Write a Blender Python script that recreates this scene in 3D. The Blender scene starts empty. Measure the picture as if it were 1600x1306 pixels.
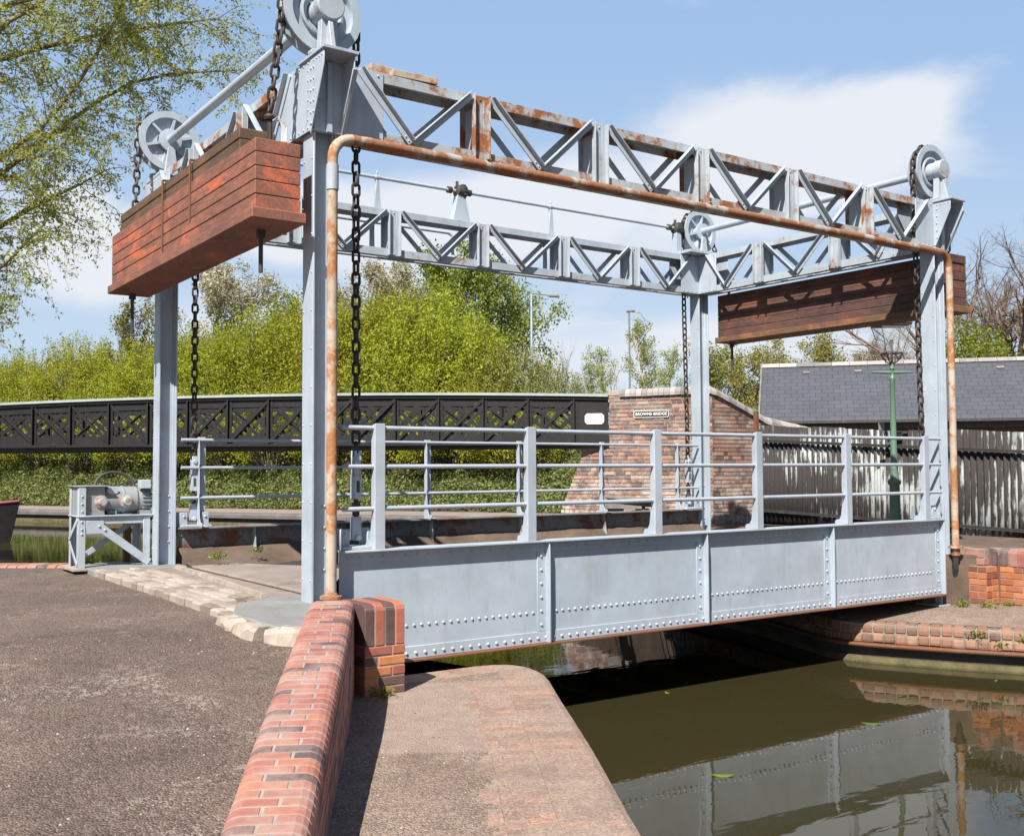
import bpy, math, random
import numpy as np
from mathutils import Vector, Matrix, noise as mnoise

# ------------------------------------------------------------------ camera, world, sun
SC = bpy.context.scene
COL = SC.collection
R = math.radians
CAM = np.array([-3.515, -7.738, 1.05])
CR = np.array([[0.82118, -0.57065, -0.00454], [0.02284, 0.04082, -0.99891], [0.57021, 0.82018, 0.04659]])
FPX = 1650.88


def camera_setup():
    yaw, pit, rol = 0.60729197, 0.04660955, 0.00454434
    f = np.array([math.sin(yaw) * math.cos(pit), math.cos(yaw) * math.cos(pit), math.sin(pit)])
    r = np.cross(f, [0, 0, 1.0]); r /= np.linalg.norm(r)
    d = np.cross(f, r)
    r2 = math.cos(rol) * r + math.sin(rol) * d
    d2 = -math.sin(rol) * r + math.cos(rol) * d
    cd = bpy.data.cameras.new('camera')
    cd.sensor_fit = 'HORIZONTAL'; cd.sensor_width = 36
    cd.lens = FPX / 1600 * 36
    cd.clip_start = 0.05; cd.clip_end = 2000
    co = bpy.data.objects.new('camera', cd); COL.objects.link(co)
    m = Matrix(((r2[0], -d2[0], -f[0], CAM[0]), (r2[1], -d2[1], -f[1], CAM[1]), (r2[2], -d2[2], -f[2], CAM[2]), (0, 0, 0, 1)))
    co.matrix_world = m
    SC.camera = co
    return np.array([r2, d2, f])


CR = camera_setup()


def at(px, py, dep):
    """world point seen at photo pixel (px,py) at a given depth in metres"""
    v = CR.T @ np.array([(px - 800) / FPX, (py - 653) / FPX, 1.0])
    return CAM + v * dep


SUN_EL = R(48)
SUN_TO = np.array([-0.824, -0.566])          # horizontal direction towards the sun


def nd(nt, typ, **kw):
    n = nt.nodes.new(typ)
    for k, v in kw.items():
        if k.startswith('i_'):
            n.inputs[k[2:].replace('_', ' ')].default_value = v
        else:
            setattr(n, k, v)
    return n


def vmath(nt, op, a, b):
    n = nd(nt, 'ShaderNodeVectorMath', operation=op)
    for i, x in enumerate((a, b)):
        if hasattr(x, 'is_output'): nt.links.new(x, n.inputs[i])
        else: n.inputs[i].default_value = x
    return n


def fmath(nt, op, a, b=0.0, c=None, clamp=False):
    n = nd(nt, 'ShaderNodeMath', operation=op, use_clamp=clamp)
    for i, x in enumerate((a, b) if c is None else (a, b, c)):
        if hasattr(x, 'is_output'): nt.links.new(x, n.inputs[i])
        else: n.inputs[i].default_value = x
    return n.outputs[0]


def mixc(nt, fac, a, b, blend='MIX'):
    n = nd(nt, 'ShaderNodeMix', data_type='RGBA', blend_type=blend)
    for s, x in ((n.inputs[0], fac), (n.inputs[6], a), (n.inputs[7], b)):
        if hasattr(x, 'is_output'): nt.links.new(x, s)
        elif isinstance(x, (tuple, list)): s.default_value = (*x[:3], 1)
        else: s.default_value = x
    return n.outputs[2]


def mixf(nt, f, a, b):
    return fmath(nt, 'ADD', fmath(nt, 'MULTIPLY', f, b - a), a)


def ramp(nt, fac, stops, interp='LINEAR'):
    n = nd(nt, 'ShaderNodeValToRGB')
    n.color_ramp.interpolation = interp
    el = n.color_ramp.elements
    while len(el) < len(stops): el.new(0.5)
    for e, (p, c) in zip(el, stops):
        e.position = p
        e.color = (c, c, c, 1) if not isinstance(c, (tuple, list)) else (*c[:3], 1)
    nt.links.new(fac, n.inputs[0])
    return n.outputs[0]


def world_setup():
    w = bpy.data.worlds.new('World'); SC.world = w; w.use_nodes = True
    nt = w.node_tree; nt.nodes.clear()
    out = nd(nt, 'ShaderNodeOutputWorld'); bg = nd(nt, 'ShaderNodeBackground')
    bg.inputs['Strength'].default_value = 0.05
    sky = nd(nt, 'ShaderNodeTexSky', sky_type='NISHITA', sun_disc=False)
    sky.sun_elevation = SUN_EL
    sky.sun_rotation = math.atan2(SUN_TO[0], SUN_TO[1])
    sky.air_density = 1.0; sky.dust_density = 0.5; sky.ozone_density = 2.2; sky.altitude = 150
    tc = nd(nt, 'ShaderNodeTexCoord')
    d = tc.outputs['Generated']
    fw = np.array([0.5706, 0.8212, 0.0]); rt = np.array([0.8212, -0.5706, 0.0])
    F = vmath(nt, 'DOT_PRODUCT', d, tuple(fw)).outputs['Value']
    Rr = vmath(nt, 'DOT_PRODUCT', d, tuple(rt)).outputs['Value']
    U_ = vmath(nt, 'DOT_PRODUCT', d, (0, 0, 1)).outputs['Value']
    Fm = fmath(nt, 'MAXIMUM', F, 0.05)
    u = fmath(nt, 'DIVIDE', Rr, Fm); v = fmath(nt, 'DIVIDE', U_, Fm)
    cmb = nd(nt, 'ShaderNodeCombineXYZ'); nt.links.new(u, cmb.inputs[0]); nt.links.new(v, cmb.inputs[1])
    n1 = nd(nt, 'ShaderNodeTexNoise', i_Scale=5.0, i_Detail=6.0, i_Roughness=0.52, i_Distortion=0.35)
    mp = nd(nt, 'ShaderNodeMapping'); mp.inputs['Scale'].default_value = (0.75, 1.5, 1); mp.inputs['Rotation'].default_value = (0, 0, R(-18))
    nt.links.new(cmb.outputs[0], mp.inputs[0]); nt.links.new(mp.outputs[0], n1.inputs['Vector'])
    # cloud banks over the far side of the canal: (px, py, radius x, radius y, rotation, weight)
    banks = [(1180, 270, 330, 120, 24, 1.0), (1350, 190, 170, 85, 18, 0.9), (820, 330, 420, 90, 4, 1.0), (480, 340, 230, 80, 0, 0.8),
             (130, 400, 160, 120, 0, 0.8), (1000, 560, 700, 90, 0, 0.55), (950, 300, 160, 90, 0, 0.7), (350, 500, 500, 90, 0, 0.5)]
    tot = None
    for (px, py, rx, ry, rot, wt) in banks:
        cu = (px - 800) / FPX; cv = (730 - py) / FPX
        a = R(rot)
        du = fmath(nt, 'SUBTRACT', u, cu); dv = fmath(nt, 'SUBTRACT', v, cv)
        e1 = fmath(nt, 'ADD', fmath(nt, 'MULTIPLY', du, math.cos(a) * FPX / rx), fmath(nt, 'MULTIPLY', dv, math.sin(a) * FPX / rx))
        e2 = fmath(nt, 'ADD', fmath(nt, 'MULTIPLY', du, -math.sin(a) * FPX / ry), fmath(nt, 'MULTIPLY', dv, math.cos(a) * FPX / ry))
        r2 = fmath(nt, 'ADD', fmath(nt, 'MULTIPLY', e1, e1), fmath(nt, 'MULTIPLY', e2, e2))
        g = fmath(nt, 'MULTIPLY', fmath(nt, 'EXPONENT', fmath(nt, 'MULTIPLY', r2, -0.9)), wt)
        tot = g if tot is None else fmath(nt, 'MAXIMUM', tot, g)
    m = fmath(nt, 'ADD', tot, fmath(nt, 'MULTIPLY', fmath(nt, 'SUBTRACT', n1.outputs[0], 0.5), 1.5))
    ms = nd(nt, 'ShaderNodeMapRange', interpolation_type='SMOOTHSTEP')
    nt.links.new(m, ms.inputs[0]); ms.inputs[1].default_value = 0.22; ms.inputs[2].default_value = 0.62
    mask = fmath(nt, 'MULTIPLY', ms.outputs[0], fmath(nt, 'GREATER_THAN', F, 0.05))
    # bright hazy air low over the far side, clear blue above
    el = nd(nt, 'ShaderNodeMapRange', interpolation_type='SMOOTHSTEP'); nt.links.new(v, el.inputs[0])
    el.inputs[1].default_value = 0.0; el.inputs[2].default_value = 0.48
    haze = mixc(nt, el.outputs[0], (7.2, 8.8, 10.6), (4.3, 6.5, 10.1))
    lobe = nd(nt, 'ShaderNodeMapRange', interpolation_type='SMOOTHSTEP'); nt.links.new(F, lobe.inputs[0])
    lobe.inputs[1].default_value = 0.25; lobe.inputs[2].default_value = 0.80; lobe.inputs[4].default_value = 0.92
    base = mixc(nt, lobe.outputs[0], sky.outputs[0], haze)
    c = mixc(nt, fmath(nt, 'MULTIPLY', mask, 0.93), base, (9.9, 10.2, 10.9))
    nt.links.new(c, bg.inputs[0]); nt.links.new(bg.outputs[0], out.inputs[0])


world_setup()


def sun_setup():
    ld = bpy.data.lights.new('sun', 'SUN'); ld.energy = 5.0; ld.angle = R(0.53); ld.color = (1.0, 0.95, 0.87)
    lo = bpy.data.objects.new('sun', ld); COL.objects.link(lo)
    v = Vector((SUN_TO[0] * math.cos(SUN_EL), SUN_TO[1] * math.cos(SUN_EL), math.sin(SUN_EL)))
    lo.rotation_euler = v.to_track_quat('Z', 'Y').to_euler()
    lo.location = (-20, -14, 25)


sun_setup()
SC.view_settings.view_transform = 'Standard'; SC.view_settings.look = 'None'
SC.view_settings.exposure = 0.78; SC.view_settings.gamma = 1.0
SC.cycles.max_bounces = 6; SC.cycles.transparent_max_bounces = 6
SC.cycles.use_adaptive_sampling = True
try: SC.cycles.use_denoising = True
except Exception: pass

# ------------------------------------------------------------------ materials
MATS = {}


def newmat(name):
    m = bpy.data.materials.new(name); m.use_nodes = True
    nt = m.node_tree
    p = nt.nodes['Principled BSDF']
    return m, nt, p


def coords(nt, scale=(1, 1, 1), kind='Object'):
    tc = nd(nt, 'ShaderNodeTexCoord'); mp = nd(nt, 'ShaderNodeMapping')
    mp.inputs['Scale'].default_value = scale
    nt.links.new(tc.outputs[kind], mp.inputs[0])
    return mp.outputs[0]


def noise(nt, vec, scale, detail=6, rough=0.6, dist=0.0):
    n = nd(nt, 'ShaderNodeTexNoise', i_Scale=scale, i_Detail=detail, i_Roughness=rough, i_Distortion=dist)
    nt.links.new(vec, n.inputs['Vector'])
    return n.outputs[0]


def bump(nt, p, h, strength=0.3, dist=0.01):
    b = nd(nt, 'ShaderNodeBump', i_Strength=strength, i_Distance=dist)
    nt.links.new(h, b.inputs['Height']); nt.links.new(b.outputs[0], p.inputs['Normal'])


def setc(nt, p, c, rough=None):
    if hasattr(c, 'is_output'): nt.links.new(c, p.inputs['Base Color'])
    else: p.inputs['Base Color'].default_value = (*c, 1)
    if rough is not None:
        if hasattr(rough, 'is_output'): nt.links.new(rough, p.inputs['Roughness'])
        else: p.inputs['Roughness'].default_value = rough


def paint(name, col, rust=0.3, dirt=0.35, rough=0.45, rustcol=(0.23, 0.085, 0.03)):
    m, nt, p = newmat(name)
    v = coords(nt); vs = coords(nt, (1, 1, 0.22))
    a = noise(nt, v, 2.2, 7, 0.6)
    streak = noise(nt, vs, 9, 6, 0.65)
    fine = noise(nt, v, 34, 4, 0.6)
    lo = tuple(c * 0.86 for c in col); hi = tuple(min(1, c * 1.10) for c in col)
    c1 = mixc(nt, ramp(nt, a, [(0.3, 0), (0.7, 1)]), lo, hi)
    c1 = mixc(nt, fmath(nt, 'MULTIPLY', ramp(nt, streak, [(0.52, 0), (0.75, 1)]), dirt), c1, (0.26, 0.25, 0.225))
    drip = ramp(nt, noise(nt, coords(nt, (1, 1, 0.10)), 14, 7, 0.7), [(0.60, 0), (0.74, 1)])
    c1 = mixc(nt, fmath(nt, 'MULTIPLY', drip, 0.45 * dirt), c1, (0.20, 0.125, 0.08))
    blot = ramp(nt, noise(nt, v, 0.8, 5, 0.6), [(0.35, 0), (0.75, 1)])
    c1 = mixc(nt, fmath(nt, 'MULTIPLY', blot, 0.22), c1, tuple(c * 0.72 for c in col))
    chalk = fmath(nt, 'MULTIPLY', ramp(nt, noise(nt, v, 5.5, 8, 0.7), [(0.55, 0), (0.72, 1)]), 0.3)
    c1 = mixc(nt, chalk, c1, tuple(min(1, c * 1.25 + 0.05) for c in col))
    rm = noise(nt, v, 3.1, 9, 0.72, 0.4)
    t = 0.78 - 0.34 * rust
    mask = ramp(nt, rm, [(t, 0), (t + 0.07, 1)])
    edge = ramp(nt, rm, [(t - 0.07, 0), (t + 0.02, 1)])
    rc = mixc(nt, fine, tuple(c * 0.6 for c in rustcol), tuple(min(1, c * 1.7) for c in rustcol))
    c2 = mixc(nt, fmath(nt, 'MULTIPLY', edge, 0.35), c1, tuple(0.5 * c + 0.5 * r for c, r in zip(col, rustcol)))
    c3 = mixc(nt, mask, c2, rc)
    setc(nt, p, c3, mixf(nt, mask, rough, 0.85))
    bump(nt, p, fmath(nt, 'ADD', fmath(nt, 'MULTIPLY', fine, 0.35), fmath(nt, 'MULTIPLY', mask, 0.4)), 0.25, 0.004)
    MATS[name] = m
    return m



PAINT = paint('grey_blue_paint', (0.40, 0.458, 0.525), rust=0.22, dirt=0.42)
PAINTW = paint('grey_blue_paint_weathered', (0.40, 0.45, 0.505), rust=0.54, dirt=0.58)
PAINTR = paint('grey_blue_paint_rusting', (0.41, 0.45, 0.48), rust=0.84, dirt=0.5)
PAINTD = paint('greasy_grey_paint', (0.25, 0.275, 0.285), rust=0.5, dirt=0.85, rough=0.5, rustcol=(0.10, 0.07, 0.05))
INNER = paint('rusting_shaded_inner_paint', (0.17, 0.18, 0.19), rust=0.80, dirt=0.6, rough=0.8, rustcol=(0.12, 0.055, 0.035))  # rust, plus the shade under the far flange darkened into the base colour
RAILP = paint('rail_paint', (0.39, 0.43, 0.49), rust=0.22, dirt=0.30, rustcol=(0.30, 0.16, 0.11))
RUSTP = paint('rusty_pipe_paint', (0.42, 0.39, 0.34), rust=1.12, dirt=0.5, rough=0.85, rustcol=(0.235, 0.10, 0.05))
RUSTV = paint('stained_riser_paint', (0.47, 0.40, 0.32), rust=0.90, dirt=0.5, rough=0.8, rustcol=(0.31, 0.135, 0.05))
RUST = paint('bare_rust', (0.16, 0.075, 0.04), rust=0.9, dirt=0.3, rough=0.85, rustcol=(0.15, 0.055, 0.025))
GREENP = paint('green_lamp_paint', (0.105, 0.19, 0.13), rust=0.0, dirt=0.4, rough=0.4)
BLACKP = paint('black_iron_paint', (0.011, 0.010, 0.010), rust=0.10, dirt=0.04, rough=0.55, rustcol=(0.05, 0.03, 0.022))
WHITEP = paint('white_paint', (0.72, 0.72, 0.69), rust=0.0, dirt=0.15, rough=0.5)
RAILTOP = paint('pale_top_rail_paint', (0.36, 0.40, 0.385), rust=0.0, dirt=0.45, rough=0.55)
DARKST = paint('dark_steel', (0.045, 0.042, 0.04), rust=0.35, dirt=0.2, rough=0.6, rustcol=(0.09, 0.045, 0.025))


def simple(name, c1, c2, scale=4, rough=0.8, bmp=0.4, bdist=0.01, bscale=40, stretch=(1, 1, 1), spots=None):
    m, nt, p = newmat(name)
    v = coords(nt, stretch)
    a = noise(nt, v, scale, 8, 0.65)
    c = mixc(nt, ramp(nt, a, [(0.3, 0), (0.7, 1)]), c1, c2)
    b = noise(nt, v, bscale, 5, 0.65)
    if spots:
        sc, thr, col = spots
        c = mixc(nt, ramp(nt, noise(nt, v, sc, 6, 0.7), [(thr, 0), (thr + 0.08, 1)]), c, col)
    c = mixc(nt, 0.35, c, mixc(nt, b, (0.3, 0.3, 0.3), (1.6, 1.6, 1.6)), 'MULTIPLY') if True else c
    setc(nt, p, c, rough)
    bump(nt, p, b, bmp, bdist)
    MATS[name] = m
    return m


CHAIN = simple('chain_iron', (0.020, 0.017, 0.015), (0.055, 0.038, 0.028), 12, 0.6, 0.4, 0.003, 60)
CONC = simple('concrete', (0.19, 0.15, 0.125), (0.32, 0.265, 0.23), 1.6, 0.9, 0.5, 0.006, 40, spots=(1.5, 0.57, (0.12, 0.092, 0.075)))
PADC = simple('grey_concrete', (0.17, 0.172, 0.17), (0.27, 0.265, 0.255), 3, 0.85, 0.3, 0.004, 35)
STONE = simple('pale_kerb_stone', (0.26, 0.21, 0.17), (0.45, 0.38, 0.32), 6, 0.9, 0.6, 0.01, 28, spots=(9, 0.64, (0.22, 0.17, 0.13)))
SOIL = simple('deck_soil', (0.075, 0.05, 0.036), (0.16, 0.112, 0.082), 2.5, 0.95, 0.6, 0.012, 30)
EARTH = simple('bank_earth', (0.07, 0.055, 0.035), (0.13, 0.11, 0.06), 1.2, 0.95, 0.5, 0.02, 14)
MORTAR = simple('mortar', (0.25, 0.205, 0.17), (0.40, 0.34, 0.29), 5, 0.95, 0.5, 0.004, 60)
MORTARD = simple('old_mortar', (0.20, 0.16, 0.13), (0.34, 0.28, 0.23), 5, 0.95, 0.5, 0.004, 60)
MOSS = simple('mossy_wall', (0.06, 0.05, 0.025), (0.14, 0.12, 0.05), 5, 0.9, 0.6, 0.02, 30)
QWALL = simple('dark_quay_wall', (0.035, 0.030, 0.026), (0.08, 0.066, 0.055), 3, 0.85, 0.6, 0.02, 20)
GRASS = simple('short_grass', (0.06, 0.11, 0.02), (0.13, 0.22, 0.04), 3, 0.9, 0.8, 0.03, 25)
BARK = simple('bark', (0.055, 0.042, 0.03), (0.13, 0.10, 0.075), 6, 0.9, 0.6, 0.02, 25, (1, 1, 0.3))
TWIG = simple('pale_twig', (0.12, 0.085, 0.06), (0.22, 0.16, 0.12), 6, 0.9, 0.2, 0.01, 25)
OLIVEBARK = simple('willow_bark', (0.15, 0.125, 0.06), (0.27, 0.23, 0.11), 6, 0.9, 0.5, 0.01, 25)
BIRCHB = simple('birch_bark', (0.28, 0.23, 0.18), (0.5, 0.45, 0.40), 8, 0.8, 0.3, 0.01, 25, (1, 1, 2))
HULL = simple('boat_hull_black', (0.012, 0.011, 0.012), (0.025, 0.022, 0.022), 3, 0.45, 0.2, 0.004, 30)
BOATRED = simple('boat_red', (0.16, 0.02, 0.022), (0.22, 0.035, 0.03), 3, 0.5, 0.2, 0.004, 30)
TIMBERG = simple('grey_timber', (0.14, 0.125, 0.11), (0.27, 0.245, 0.22), 5, 0.9, 0.5, 0.006, 30, (0.3, 2, 2))


def attr(nt, name='tone'):
    a = nd(nt, 'ShaderNodeAttribute', attribute_name=name, attribute_type='GEOMETRY')
    return a.outputs['Fac']


def brickmat(name, stops, dust=0.25, dustcol=(0.40, 0.32, 0.27), dustscale=2.0, dthr=0.5, salt=None, grit=0.0):
    m, nt, p = newmat(name)
    v = coords(nt)
    t = attr(nt)
    c = ramp(nt, t, stops)
    n1 = noise(nt, v, 18, 6, 0.65); n2 = noise(nt, v, 70, 4, 0.6)
    c = mixc(nt, 0.55, c, mixc(nt, n1, (0.45, 0.45, 0.45), (1.5, 1.45, 1.4)), 'MULTIPLY')
    c = mixc(nt, fmath(nt, 'MULTIPLY', ramp(nt, noise(nt, v, dustscale, 8, 0.7), [(dthr, 0), (dthr + 0.2, 1)]), dust), c, dustcol)
    c = mixc(nt, fmath(nt, 'MULTIPLY', ramp(nt, n2, [(0.62, 0), (0.7, 1)]), 0.35), c, (0.07, 0.05, 0.04))
    if grit:
        vo = nd(nt, 'ShaderNodeTexVoronoi', i_Scale=95.0); nt.links.new(v, vo.inputs['Vector']); bw = nd(nt, 'ShaderNodeSeparateColor'); nt.links.new(vo.outputs['Color'], bw.inputs[0])
        c = mixc(nt, grit, c, ramp(nt, bw.outputs[0], [(0, (0.5, 0.47, 0.45)), (0.6, (1, 1, 1)), (1, (1.6, 1.55, 1.5))]), 'MULTIPLY')
        c = mixc(nt, ramp(nt, noise(nt, v, 1.3, 7, 0.7), [(0.5, 0), (0.68, 0.5)]), c, (0.13, 0.10, 0.08))
    if salt is not None:                    # lime and salts crusting the lower courses
        sz = nd(nt, 'ShaderNodeSeparateXYZ'); nt.links.new(v, sz.inputs[0])
        band = ramp(nt, fmath(nt, 'MULTIPLY_ADD', sz.outputs[2], 0.4, 0.4), [(0.60, 1), (0.86, 0)])
        sm = ramp(nt, noise(nt, v, 3.2, 8, 0.75), [(0.46, 0), (0.58, 1)])
        c = mixc(nt, fmath(nt, 'MULTIPLY', fmath(nt, 'MULTIPLY', band, sm), 0.8), c, salt)
    setc(nt, p, c, 0.85)
    bump(nt, p, fmath(nt, 'ADD', n1, fmath(nt, 'MULTIPLY', n2, 0.6)), 0.45, 0.006)
    MATS[name] = m
    return m


RB = [(0.0, (0.105, 0.07, 0.073)), (0.11, (0.13, 0.08, 0.08)), (0.16, (0.27, 0.105, 0.085)), (0.45, (0.35, 0.13, 0.10)), (0.70, (0.32, 0.15, 0.125)), (0.84, (0.39, 0.16, 0.10)), (1.0, (0.31, 0.205, 0.18))]
BRICK = brickmat('red_brick', RB, 0.55, (0.40, 0.285, 0.245), 3.6, 0.44)
BRICKV = brickmat('vivid_brick', [(0.0, (0.10, 0.058, 0.058)), (0.15, (0.13, 0.07, 0.065)), (0.3, (0.30, 0.10, 0.07)), (0.6, (0.40, 0.13, 0.08)), (0.8, (0.50, 0.20, 0.07)), (1.0, (0.42, 0.16, 0.07))], 0.22)
OB = [(0.0, (0.13, 0.05, 0.04)), (0.25, (0.30, 0.10, 0.05)), (0.6, (0.42, 0.15, 0.06)), (1.0, (0.50, 0.20, 0.085))]
BRICKO = brickmat('orange_brick', OB, 0.25, (0.34, 0.26, 0.2))
QB = [(0.0, (0.13, 0.08, 0.06)), (0.4, (0.24, 0.12, 0.08)), (0.75, (0.33, 0.16, 0.10)), (1.0, (0.34, 0.21, 0.15))]
BRICKQ = brickmat('quay_brick', QB, 0.7, (0.22, 0.15, 0.105), 3.5, 0.42)
PB = [(0.0, (0.23, 0.15, 0.12)), (0.5, (0.29, 0.195, 0.155)), (0.85, (0.34, 0.215, 0.165)), (1.0, (0.42, 0.22, 0.14))]
BRICKP = brickmat('worn_path_brick', PB, 0.96, (0.31, 0.23, 0.185), 1.6, 0.40, grit=0.55)
AB = [(0.0, (0.10, 0.075, 0.07)), (0.3, (0.165, 0.11, 0.10)), (0.55, (0.25, 0.145, 0.115)), (0.8, (0.32, 0.175, 0.13)), (1.0, (0.44, 0.29, 0.23))]
BRICKA = brickmat('old_brick', AB, 0.75, (0.46, 0.37, 0.32), 1.5, 0.46, (0.58, 0.50, 0.44))
CB = [(0.0, (0.17, 0.165, 0.17)), (0.5, (0.30, 0.28, 0.27)), (1.0, (0.42, 0.40, 0.37))]
COPEB = brickmat('blue_coping_brick', CB, 0.5, (0.42, 0.38, 0.34), 3)
SB = [(0.0, (0.20, 0.165, 0.138)), (0.5, (0.35, 0.295, 0.255)), (1.0, (0.43, 0.37, 0.325))]
SETT = brickmat('pale_setts', SB, 0.4, (0.33, 0.27, 0.22), 3)


def timbermat(name, stops, moss=(0.085, 0.065, 0.03)):
    m, nt, p = newmat(name)
    v = coords(nt); vs = coords(nt, (4, 0.35, 3))
    t = attr(nt)
    big = noise(nt, coords(nt, (1.2, .8, 1.6)), 1.9, 8, 0.68, 0.8)
    grain = noise(nt, vs, 16, 6, 0.65)
    f = fmath(nt, 'ADD', fmath(nt, 'MULTIPLY', t, 0.22), fmath(nt, 'MULTIPLY', big, 0.98))
    c = ramp(nt, f, stops)
    c = mixc(nt, 0.7, c, mixc(nt, ramp(nt, grain, [(0.3, 0), (0.7, 1)]), (0.55, 0.55, 0.55), (1.3, 1.3, 1.3)), 'MULTIPLY')
    pale = ramp(nt, noise(nt, coords(nt, (1, 1, 0.4)), 7, 8, 0.75), [(0.60, 0), (0.68, 1)])
    c = mixc(nt, fmath(nt, 'MULTIPLY', pale, 0.4), c, (0.38, 0.12, 0.07))
    top = ramp(nt, noise(nt, v, 2.5, 5, 0.6), [(0.52, 0), (0.66, 1)])
    c = mixc(nt, fmath(nt, 'MULTIPLY', top, 0.35), c, moss)
    setc(nt, p, c, 0.75)
    bump(nt, p, grain, 0.4, 0.006)
    MATS[name] = m
    return m


TIMBER = timbermat('red_painted_timber', [(0.34, (0.10, 0.055, 0.042)), (0.50, (0.19, 0.084, 0.060)), (0.665, (0.28, 0.108, 0.072)), (0.71, (0.46, 0.12, 0.06)), (0.92, (0.54, 0.15, 0.07))])
TIMBERO = timbermat('mossy_red_timber', [(0.30, (0.07, 0.042, 0.026)), (0.55, (0.125, 0.072, 0.042)), (0.70, (0.17, 0.085, 0.05)), (0.80, (0.30, 0.12, 0.045)), (0.95, (0.36, 0.13, 0.045))], (0.10, 0.08, 0.03))
TIMBERD = timbermat('dark_stained_timber', [(0.30, (0.045, 0.026, 0.022)), (0.5, (0.085, 0.044, 0.036)), (0.68, (0.14, 0.062, 0.047)), (0.80, (0.24, 0.085, 0.04)), (0.95, (0.30, 0.10, 0.04))])


def gravelmat(name, c1, c2, white=0.35, patch=0.5, slab=False):
    m, nt, p = newmat(name)
    v = coords(nt)
    big = noise(nt, v, 0.9, 7, 0.65, 0.5); mid = noise(nt, v, 6, 6, 0.65)
    vo = nd(nt, 'ShaderNodeTexVoronoi', i_Scale=95.0); nt.links.new(v, vo.inputs['Vector'])
    vo2 = nd(nt, 'ShaderNodeTexVoronoi', i_Scale=38.0); nt.links.new(v, vo2.inputs['Vector'])
    c = mixc(nt, ramp(nt, big, [(0.3, 0), (0.7, 1)]), c1, c2)
    c = mixc(nt, ramp(nt, mid, [(0.35, 0), (0.7, 1)]), mixc(nt, 0.25, c, (0.03, 0.022, 0.02)), c)
    bw = nd(nt, 'ShaderNodeSeparateColor'); nt.links.new(vo.outputs['Color'], bw.inputs[0])
    c = mixc(nt, 0.75, c, ramp(nt, bw.outputs[0], [(0, (0.5, 0.47, 0.45)), (0.6, (1, 1, 1)), (1, (1.6, 1.55, 1.5))]), 'MULTIPLY')
    bw2 = nd(nt, 'ShaderNodeSeparateColor'); nt.links.new(vo2.outputs['Color'], bw2.inputs[0])
    pm = ramp(nt, noise(nt, coords(nt, (1, 1, 1)), 1.5, 6, 0.6), [(patch, 0), (patch + 0.15, 1)])
    chips = fmath(nt, 'MULTIPLY', ramp(nt, bw.outputs[1], [(0.80, 0), (0.84, 1)]), fmath(nt, 'ADD', fmath(nt, 'MULTIPLY', pm, 0.25), 0.16))
    chips2 = fmath(nt, 'MULTIPLY', ramp(nt, bw2.outputs[1], [(0.76, 0), (0.80, 1)]), fmath(nt, 'ADD', fmath(nt, 'MULTIPLY', pm, 0.42), 0.06))
    c = mixc(nt, fmath(nt, 'MULTIPLY', fmath(nt, 'MAXIMUM', chips, chips2), white), c, (0.55, 0.47, 0.42))
    if slab:                                # cast slab between wall end and brick edging, worn ragged at its rim
        mp = nd(nt, 'ShaderNodeMapping', vector_type='TEXTURE'); mp.inputs['Location'].default_value = (0.25, -1.55, 0); mp.inputs['Rotation'].default_value = (0, 0, R(-29))
        tc = nd(nt, 'ShaderNodeTexCoord'); nt.links.new(tc.outputs['Object'], mp.inputs[0])
        sx = nd(nt, 'ShaderNodeSeparateXYZ'); nt.links.new(mp.outputs[0], sx.inputs[0])
        dx = fmath(nt, 'SUBTRACT', fmath(nt, 'ABSOLUTE', sx.outputs[0]), 0.46); dy = fmath(nt, 'SUBTRACT', fmath(nt, 'ABSOLUTE', sx.outputs[1]), 1.0)
        dd = fmath(nt, 'ADD', fmath(nt, 'MAXIMUM', dx, dy), fmath(nt, 'MULTIPLY', fmath(nt, 'SUBTRACT', noise(nt, v, 5, 6, 0.7), 0.5), 0.22))
        sm = nd(nt, 'ShaderNodeMapRange', interpolation_type='SMOOTHSTEP'); nt.links.new(dd, sm.inputs[0])
        sm.inputs[1].default_value = 0.05; sm.inputs[2].default_value = -0.05
        sc_ = mixc(nt, ramp(nt, mid, [(0.3, 0), (0.7, 1)]), (0.30, 0.225, 0.185), (0.40, 0.305, 0.25))
        sc_ = mixc(nt, fmath(nt, 'MULTIPLY', ramp(nt, bw.outputs[2], [(0.8, 0), (0.9, 1)]), 0.25), sc_, (0.2, 0.15, 0.12))
        c = mixc(nt, fmath(nt, 'MULTIPLY', sm.outputs[0], 0.9), c, sc_)
    setc(nt, p, c, 0.95)
    h = fmath(nt, 'ADD', fmath(nt, 'MULTIPLY', vo.outputs['Distance'], -1.2), fmath(nt, 'MULTIPLY', mid, 0.6))
    bump(nt, p, h, 0.8, 0.012)
    MATS[name] = m
    return m


GRAVEL = gravelmat('ramp_gravel', (0.100, 0.067, 0.051), (0.205, 0.146, 0.115), 0.85, 0.53)
PATHG = gravelmat('towpath_gravel', (0.24, 0.17, 0.13), (0.33, 0.245, 0.195), 0.5, 0.45, slab=True)
FARPATH = simple('far_path', (0.22, 0.18, 0.155), (0.30, 0.25, 0.21), 2, 0.95, 0.3, 0.01, 20)


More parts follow.
